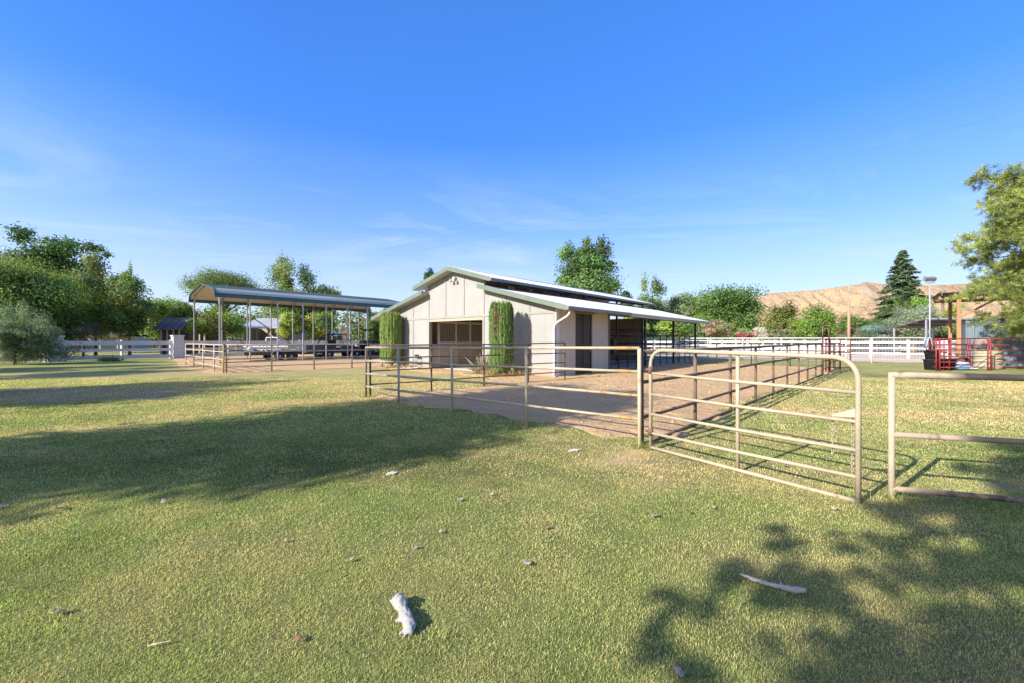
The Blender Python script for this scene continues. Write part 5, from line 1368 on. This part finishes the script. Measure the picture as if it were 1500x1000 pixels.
# clipped columnar cypresses in front of the gable
def clipped(label, px, d, h, r, col, brown=None):
    t = thing('clipped_cypress', label, 'shrub', (side(px, d), d, 0), 0, 'columnar cypresses by the barn door')
    tr_ = MB().tube([(0, 0, -.1), (.02, 0, .5), (0, 0, h * .6)], [.09, .08, .03], 8)
    for a in np.linspace(0, 2 * math.pi, 6)[:-1]: tr_.tube([(0, 0, .15), (r * .5 * math.cos(a), r * .5 * math.sin(a), .5), (r * .6 * math.cos(a), r * .6 * math.sin(a), h * .7)], [.04, .03, .01], 6)
    tr_.build('trunk', 'bark', t)
    n = 34000
    a = rng.uniform(0, 2 * np.pi, n); z = .30 + (h - .30) * rng.random(n) ** .95
    strand = np.sin(a * 9 + 1.3 + z * .5) * .02 + np.sin(a * 23 + .4) * .025 + np.sin(a * 5 + z * .9) * .025
    u = z / h
    prof = np.clip((u - .04) / .16, .35, 1) ** .45 * np.where(u > .82, 1 - ((u - .82) / .18) ** 2 * .30, 1)
    tops = h * (.86 + .17 * vnoise(a * 4, a * 0, .55, 5) + .05 * (vnoise(a * 9, a * 0, .3, 15) - .5))
    dep = rng.random(n) ** 2.2 * .28 - (rng.random(n) < .05) * rng.random(n) * .10 + .17 * (vnoise(a * 2.2, z * 1.0, .45, 61) - .5)
    rr = r * (prof + strand - dep)
    ok = z < tops + rng.normal(0, .05, n)
    a, z, rr, dep = a[ok], z[ok], rr[ok], dep[ok]; n = len(a)
    P = np.stack([rr * np.cos(a), rr * np.sin(a), z], 1)
    out = np.stack([np.cos(a), np.sin(a), np.zeros(n)], 1)
    ax = unit(np.array((0, 0, 1.0)) + out * .12 + rng.normal(size=(n, 3)) * .16)
    N = unit(out + rng.normal(size=(n, 3)) * .5)
    C = 2.3 * np.asarray(col) * rng.uniform(.7, 1.35, (n, 1)) * (1 + .12 * np.sin(a * 23 + 1.0))[:, None] * rng.uniform(.93, 1.07, (n, 3))
    if brown:
        ba, bz, bw, bh = brown
        k = np.exp(-(((a - ba) / bw) ** 2 + ((z - bz) / bh) ** 2))
        s = rng.random(n) < k
        C[s] = np.array((.22, .135, .075)) * rng.uniform(.6, 1.3, (s.sum(), 1))
    V, Fc, Cc = leaf_quads(P, N, .20 * rng.uniform(.6, 1.4, n), .17, C, ax)
    np_mesh('foliage', V, [Fc], Cc, 'leaf', t)
clipped('left of two clipped columnar cypresses in front of the barn gable', 573, 23.6, 3.02, .54, (.115, .15, .045))
clipped('right clipped columnar cypress by the barn doorway, with a brown patch near its top', 734.5, 17.7, 3.08, .46, (.085, .125, .04), (4.25, 2.35, .28, .55))
# dry straw tufts and weeds at the gable foot
def straw(label, x, y, r, n, h, col, name='dry_weeds'):
    t = thing(name, label, 'weeds', (x, y, 0))
    a = rng.uniform(0, 2 * np.pi, n); q = rng.random(n) ** .5 * r
    ax = unit(np.stack([rng.normal(0, .6, n), rng.normal(0, .6, n), rng.uniform(.1, 1, n)], 1)); Ln = h * rng.uniform(.4, 1.2, n)
    P = np.stack([q * np.cos(a), q * .6 * np.sin(a), np.zeros(n)], 1) + ax * Ln[:, None] / 2
    V, Fc, C = leaf_quads(P, unit(np.cross(ax, rdir(n))), Ln, .07, vary(col, n), ax)
    np_mesh('stems', V, [Fc], C, 'leaf', t)
straw('clump of dry straw coloured weeds around the foot of the right cypress', -.25, 17.9, .9, 1400, .38, (.42, .33, .18))
straw('thin grey dead weeds by the right side of the barn doorway', -1.0, 19.1, .45, 420, 1.0, (.34, .30, .24))
straw('low dry weeds along the wall left of the barn doorway', -6.2, 23.2, .9, 600, .3, (.40, .32, .18))
straw('small yucca like tuft at the foot of the white board fence', side(151, 30), 30.5, .8, 260, .55, (.05, .08, .03), 'green_tuft')
def rocks(label, pts, group):
    for (x, y, r) in pts:
        v, f_ = [], []
        bm = bmesh.new(); bmesh.ops.create_icosphere(bm, subdivisions=2, radius=r)
        for q in bm.verts: q.co *= 1 + rng.uniform(-.22, .22); q.co.z = q.co.z * .55
        me = bpy.data.meshes.new('stone'); bm.to_mesh(me); bm.free()
        o = bpy.data.objects.new('stone', me); COL.objects.link(o); me.materials.append(M['concrete']); o.location = (x, y, r * .25)
        tag(o, label, 'stone', group)
rocks('small pale stone in the row along the foot of the barn gable', [(*Bw(-k, -.35 - rng.uniform(0, .5))[:2], rng.uniform(.06, .13)) for k in np.arange(8.6, 12.4, .45)], 'stones along the barn gable')

# low woodland closing the far horizon
def woodland(name, label, x0, x1, y, h, n, col):
    t = np_wood = None
    xs = rng.uniform(x0, x1, n); lb = []
    k = int((x1 - x0) / 3.2)
    for i in range(k):
        x = x0 + (x1 - x0) * (i + rng.random()) / k; hh = h * rng.uniform(.55, 1.1)
        lb.append((np.array((x, y + rng.uniform(-5, 5), hh * .5)), np.array((rng.uniform(2.4, 4.2), 3, hh * .52))))
    o = crown(None, lb, n, .7, col, name=name, sub=(14, .3))
    tag(o, label, 'woodland', kind='stuff')
woodland('far_woodland', 'low mass of distant trees along the left horizon', -170, -8, 92, 9.0, 30000, (.06, .085, .03))
woodland('far_woodland', 'low mass of distant trees along the right horizon below the hill', 25, 210, 100, 5.0, 22000, (.05, .075, .028))

# trees outside the frame on the left and behind, seen only by the shade they throw across the lawn
def shade_tree(label, q0, p0, lobes, n, L, H, tr=.28, sub=(9, .46), gap=0.):
    B = np.array((q0 * .805 - p0 * .593, q0 * .593 + p0 * .805, 0))
    t = thing('shade_tree', label, 'tree', tuple(B)); lb = []
    for q, p, z, r, rz in lobes:   # where along / across the shade, at what height
        lb.append((np.array(((q * .805 - p * .593), (q * .593 + p * .805), z)), np.array((r, r, rz))))
    trunk_mesh(t, H, tr, [l[0] for l in lb], fork=.3)
    crown(t, lb, n, L, G_MD, sub=sub, gap=gap)
def auto_lobes(n, q, p, z, r, rz, s):
    global rng
    rng = np.random.default_rng(int(n * 31 + s * 100 + z * 10))
    return [(q + rng.uniform(-1, 1) * r * .6, p + rng.uniform(-1, 1) * r, z + rng.uniform(-1, 1) * rz, s * rng.uniform(.75, 1.25), s * rng.uniform(.75, 1.25)) for _ in range(n)]
shade_tree('big leafy tree outside the left edge of the frame whose shade crosses the lawn', -13, 7.0,
           auto_lobes(26, 0, .15, 5.6, 1.35, 3.0, .95) + auto_lobes(22, .2, 1.5, 9.6, 1.7, 1.6, .9), 40000, .26, 9.5)
shade_tree('second leafy tree farther off beyond the left edge of the frame', -18, 16.8, auto_lobes(34, 0, 0, 6.0, 2.1, 3.6, .85) + auto_lobes(6, 0, .2, 9.6, .5, .8, .6), 14000, .26, 9.0)
shade_tree('third tree beyond the left edge, toward the white board fence', -20, 26.6, auto_lobes(24, 0, 0, 6.5, 1.8, 3.4, .7), 9000, .26, 9.0)
shade_tree('fourth tree beyond the left edge, nearest the brick pillar', -20, 32.5, auto_lobes(24, 0, 0, 6.5, 2.2, 3.2, .8), 9000, .26, 9.0)
SPOTS = [(1158, 770, .13), (1150, 800, .12), (1160, 822, .10), (1100, 838, .16), (1150, 850, .20), (1200, 845, .18), (1245, 838, .15), (1060, 850, .12), (1120, 872, .15), (1180, 875, .16), (1235, 868, .14),
         (1020, 872, .10), (995, 895, .11), (975, 925, .09), (1030, 900, .07), (955, 960, .08), (985, 985, .10), (1020, 968, .07), (1250, 808, .12), (1285, 800, .14), (1310, 780, .15), (1270, 785, .10),
         (1220, 780, .06), (1300, 745, .22), (1335, 755, .22), (1370, 745, .28), (1415, 750, .30), (1460, 745, .32), (1500, 735, .36), (1350, 775, .14), (1400, 770, .22), (1450, 772, .20), (1500, 775, .26),
         (1290, 850, .12), (1340, 848, .13), (1390, 852, .15), (1430, 838, .18), (1475, 825, .26), (1510, 835, .28), (1270, 900, .12), (1310, 925, .14), (1340, 955, .16), (1390, 965, .18), (1280, 970, .16), (1230, 955, .12),
         (1440, 930, .15), (1480, 900, .18), (1505, 950, .2), (1200, 990, .13), (1330, 995, .17), (1450, 990, .18), (1400, 905, .08), (1170, 945, .07), (1100, 925, .06),
         (1450, 690, .22), (1490, 675, .32), (1530, 700, .5), (1480, 710, .2), (1540, 660, .5), (1600, 690, .8), (1580, 760, .6), (1600, 850, .5), (1620, 640, .8)]
lbs = []
for px, py, s_ in SPOTS:
    gx_, gy_ = ground_at(px, py); gx_ += rng.normal(0, .07); gy_ += rng.normal(0, .06); s_ *= rng.uniform(.65, 1.15); q_ = gx_ * .805 + gy_ * .593; p_ = -gx_ * .593 + gy_ * .805
    z_ = (q_ + 6.0) / 1.88 + rng.uniform(-.2, .2)
    lbs.append((q_ - 1.88 * z_ + 0.0, p_, z_, s_ * .74, s_ * .50))
B0 = (-6.0, -1.8)
shade_tree('airy tree behind the viewer whose dappled shade falls on the near right lawn', B0[0], B0[1], [(q_ - B0[0], p_ - B0[1], z_, a_, b_) for q_, p_, z_, a_, b_ in lbs], 19000, .075, 5.6, .12, (6, .36), .0)

# ------------------------------------------------------------------ things lying on the lawn
def leaf_on_lawn(px, py, size, rz, label, mat='dry_leaf', name='fallen_leaf', curl=.55):
    x, y = ground_at(px, py); size *= .8; m = MB(); n = 7; vs = []
    for i in range(n):
        u = i / (n - 1); w_ = .36 * size * math.sin(math.pi * (u * .86 + .07)) ** .8 * (1 + .35 * math.sin(i * 2.4 + px))
        z = curl * size * ((u - .5) ** 2 * 1.6)
        vs += [(size * (u - .5), -w_, z + curl * w_ * .9), (size * (u - .5), 0, z), (size * (u - .5), w_, z + curl * w_ * .7)]
    fs = [(i * 3 + j, i * 3 + j + 1, (i + 1) * 3 + j + 1, (i + 1) * 3 + j) for i in range(n - 1) for j in range(2)]
    m.add(vs, fs, True); m.tube([(size * .48, 0, .01), (size * .75, .02, .012)], [.0022, .0014], 5)
    o = m.build(name, mat, None, loc=(x, y, .017)); o.rotation_euler = (rng.uniform(-.2, .2), rng.uniform(-.2, .2), rz)
    s = o.modifiers.new('Thickness', 'SOLIDIFY'); s.thickness = .0016
    tag(o, label, 'leaf', 'dry leaves scattered on the lawn')
LL = [(84, 902, .07, .4, 'pale triangular dry leaf near the lower left corner of the lawn', 'dry_leaf'), (437, 942, .062, 2.0, 'orange brown curled leaf left of the bleached log, nearest the viewer', 'brown_leaf'),
      (513, 824, .066, .6, 'pale curled leaf on the lawn above and left of the bleached log', 'dry_leaf'), (607, 805, .055, .2, 'small pale leaf straight beyond the bleached log', 'dry_leaf'),
      (645, 782, .05, 1.2, 'round pale leaf just right of the small leaf beyond the log', 'dry_leaf'), (772, 828, .07, 2.6, 'pale leaf right of the bleached log in the middle foreground', 'dry_leaf'),
      (800, 776, .07, 3.0, 'thin brown leaf in the middle of the near lawn', 'brown_leaf'), (958, 759, .095, .4, 'large white leaf on the lawn left of the dappled shade', 'dry_leaf'),
      (1010, 754, .07, 1.9, 'brown curled leaf just right of the large white leaf', 'brown_leaf'), (1046, 746, .05, 1.0, 'small pinkish leaf right of the brown curled leaf', 'dry_leaf'),
      (1222, 748, .075, 1.3, 'pale leaf lying below the open end of the gate', 'dry_leaf'), (88, 747, .105, .7, 'pinkish leaf in the big tree shade at the left', 'dry_leaf'),
      (358, 712, .085, .3, 'round pale leaf at the lower edge of the big tree shade', 'dry_leaf'), (240, 738, .08, 2.2, 'tan leaf at the sunny edge of the big tree shade', 'dry_leaf'),
      (6, 745, .09, .1, 'pale leaf in the shade at the very left edge', 'dry_leaf'), (142, 655, .10, .5, 'pale speck like leaf near the top of the big tree shade', 'dry_leaf'),
      (220, 672, .11, 2.7, 'long pale leaf in the middle of the big tree shade', 'dry_leaf'), (102, 700, .08, .9, 'small leaf in the shade left of the long pale leaf', 'dry_leaf'),
      (417, 796, .06, 1.4, 'tan leaf on sunlit grass below the big tree shade', 'dry_leaf'), (674, 734, .07, .2, 'small pinkish leaf on the grass right of the flat white piece', 'dry_leaf'),
      (720, 727, .06, 1.0, 'small pale leaf on sunlit grass below the second fence panel', 'dry_leaf'), (735, 640, .09, 1.1, 'pale leaf near the foot of the cream fence beside the shade tip', 'dry_leaf'),
      (421, 661, .10, .8, 'pale leaf in the shade toward the left fence corner post', 'dry_leaf'), (1150, 684, .11, 2.2, 'yellowish leaf in the gate shadow under the middle rails', 'dry_leaf'),
      (995, 992, .075, 1.6, 'white forked leaf at the bottom edge in the dappled shade', 'dry_leaf'), (1190, 604, .13, .3, 'pale leaf on dry grass beyond the gate', 'dry_leaf')]
for a in LL: leaf_on_lawn(*a[:4], a[4], a[5])
def flat_piece(px, py, w_, h_, rz, label):
    x, y = ground_at(px, py)
    pts = [(-.5, -.12), (-.32, -.38), (.05, -.30), (.12, -.46), (.46, -.18), (.5, .02), (.18, .14), (.10, .36), (-.22, .22), (-.28, .34)]
    o = MB().prism([(a * w_, b * h_) for a, b in pts], 'z', 0, .009).build('wood_chip', 'stick', None, loc=(x, y, .013), bevel=.002)
    o.rotation_euler = (.12, -.1, rz); tag(o, label, 'wood chip')
flat_piece(574, 694, .13, .10, .3, 'flat white chip of wood on sunlit grass at the edge of the big tree shade')
flat_piece(841, 660, .19, .11, .15, 'flat grey chip of wood near the gate post in front of the cream fence')
def organic(name, label, cat, mat, loc, branches, disp=.004):
    m = MB()
    for pts, rs in branches: m.tube(pts, rs, 12)
    o = m.build(name, mat, None, loc=loc)
    rm = o.modifiers.new('Remesh', 'REMESH'); rm.mode = 'VOXEL'; rm.voxel_size = .006; rm.use_smooth_shade = True
    tx = bpy.data.textures.new(name + '_bumps', 'CLOUDS'); tx.noise_scale = .022
    dp = o.modifiers.new('Bumps', 'DISPLACE'); dp.texture = tx; dp.strength = disp * 4
    return tag(o, label, cat)
gx, gy = ground_at(593, 905)
organic('bleached_log', 'bleached white knobbly piece of branch lying on the near lawn', 'branch', 'bleached', (gx, gy, .010),
        [([(-.085, .135, .015), (-.062, .105, .024), (-.040, .072, .026), (-.018, .030, .014), (.002, -.008, .022), (.030, -.060, .026), (.052, -.105, .020), (.066, -.150, .012)], [.018, .037, .040, .020, .033, .030, .034, .014]),
         ([(-.085, .10, .02), (-.112, .118, .012)], [.018, .007]), ([(-.06, .12, .035), (-.052, .158, .03)], [.016, .006]), ([(-.09, .125, .02), (-.098, .150, .01)], [.012, .005]),
         ([(.0, -.03, .01), (-.042, -.040, .0)], [.015, .006]), ([(.045, -.11, .01), (.008, -.140, .0)], [.016, .006]), ([(.055, -.12, .012), (.034, -.160, .0)], [.012, .005])])
sx, sy = ground_at(1140, 866)
organic('fallen_stick', 'pale crooked stick lying in the dappled shade on the near right lawn', 'branch', 'stick', (sx, sy, .016),
        [([(-.16, .13, .02), (-.10, .085, .012), (-.04, .03, .012), (.01, .0, .016), (.08, -.03, .012), (.14, -.04, .018)], [.006, .012, .013, .014, .02, .013]),
         ([(.0, .0, .015), (.03, .02, .03)], [.008, .004]), ([(.09, -.03, .012), (.15, -.015, .01)], [.012, .006])], .003)
sx, sy = ground_at(233, 948)
organic('fallen_stick', 'thin yellowish twig lying on the grass at lower left', 'branch', 'hay', (sx, sy, .017), [([(-.05, -.012, .0), (.0, .0, .006), (.05, .02, .004)], [.004, .006, .005])], .001)
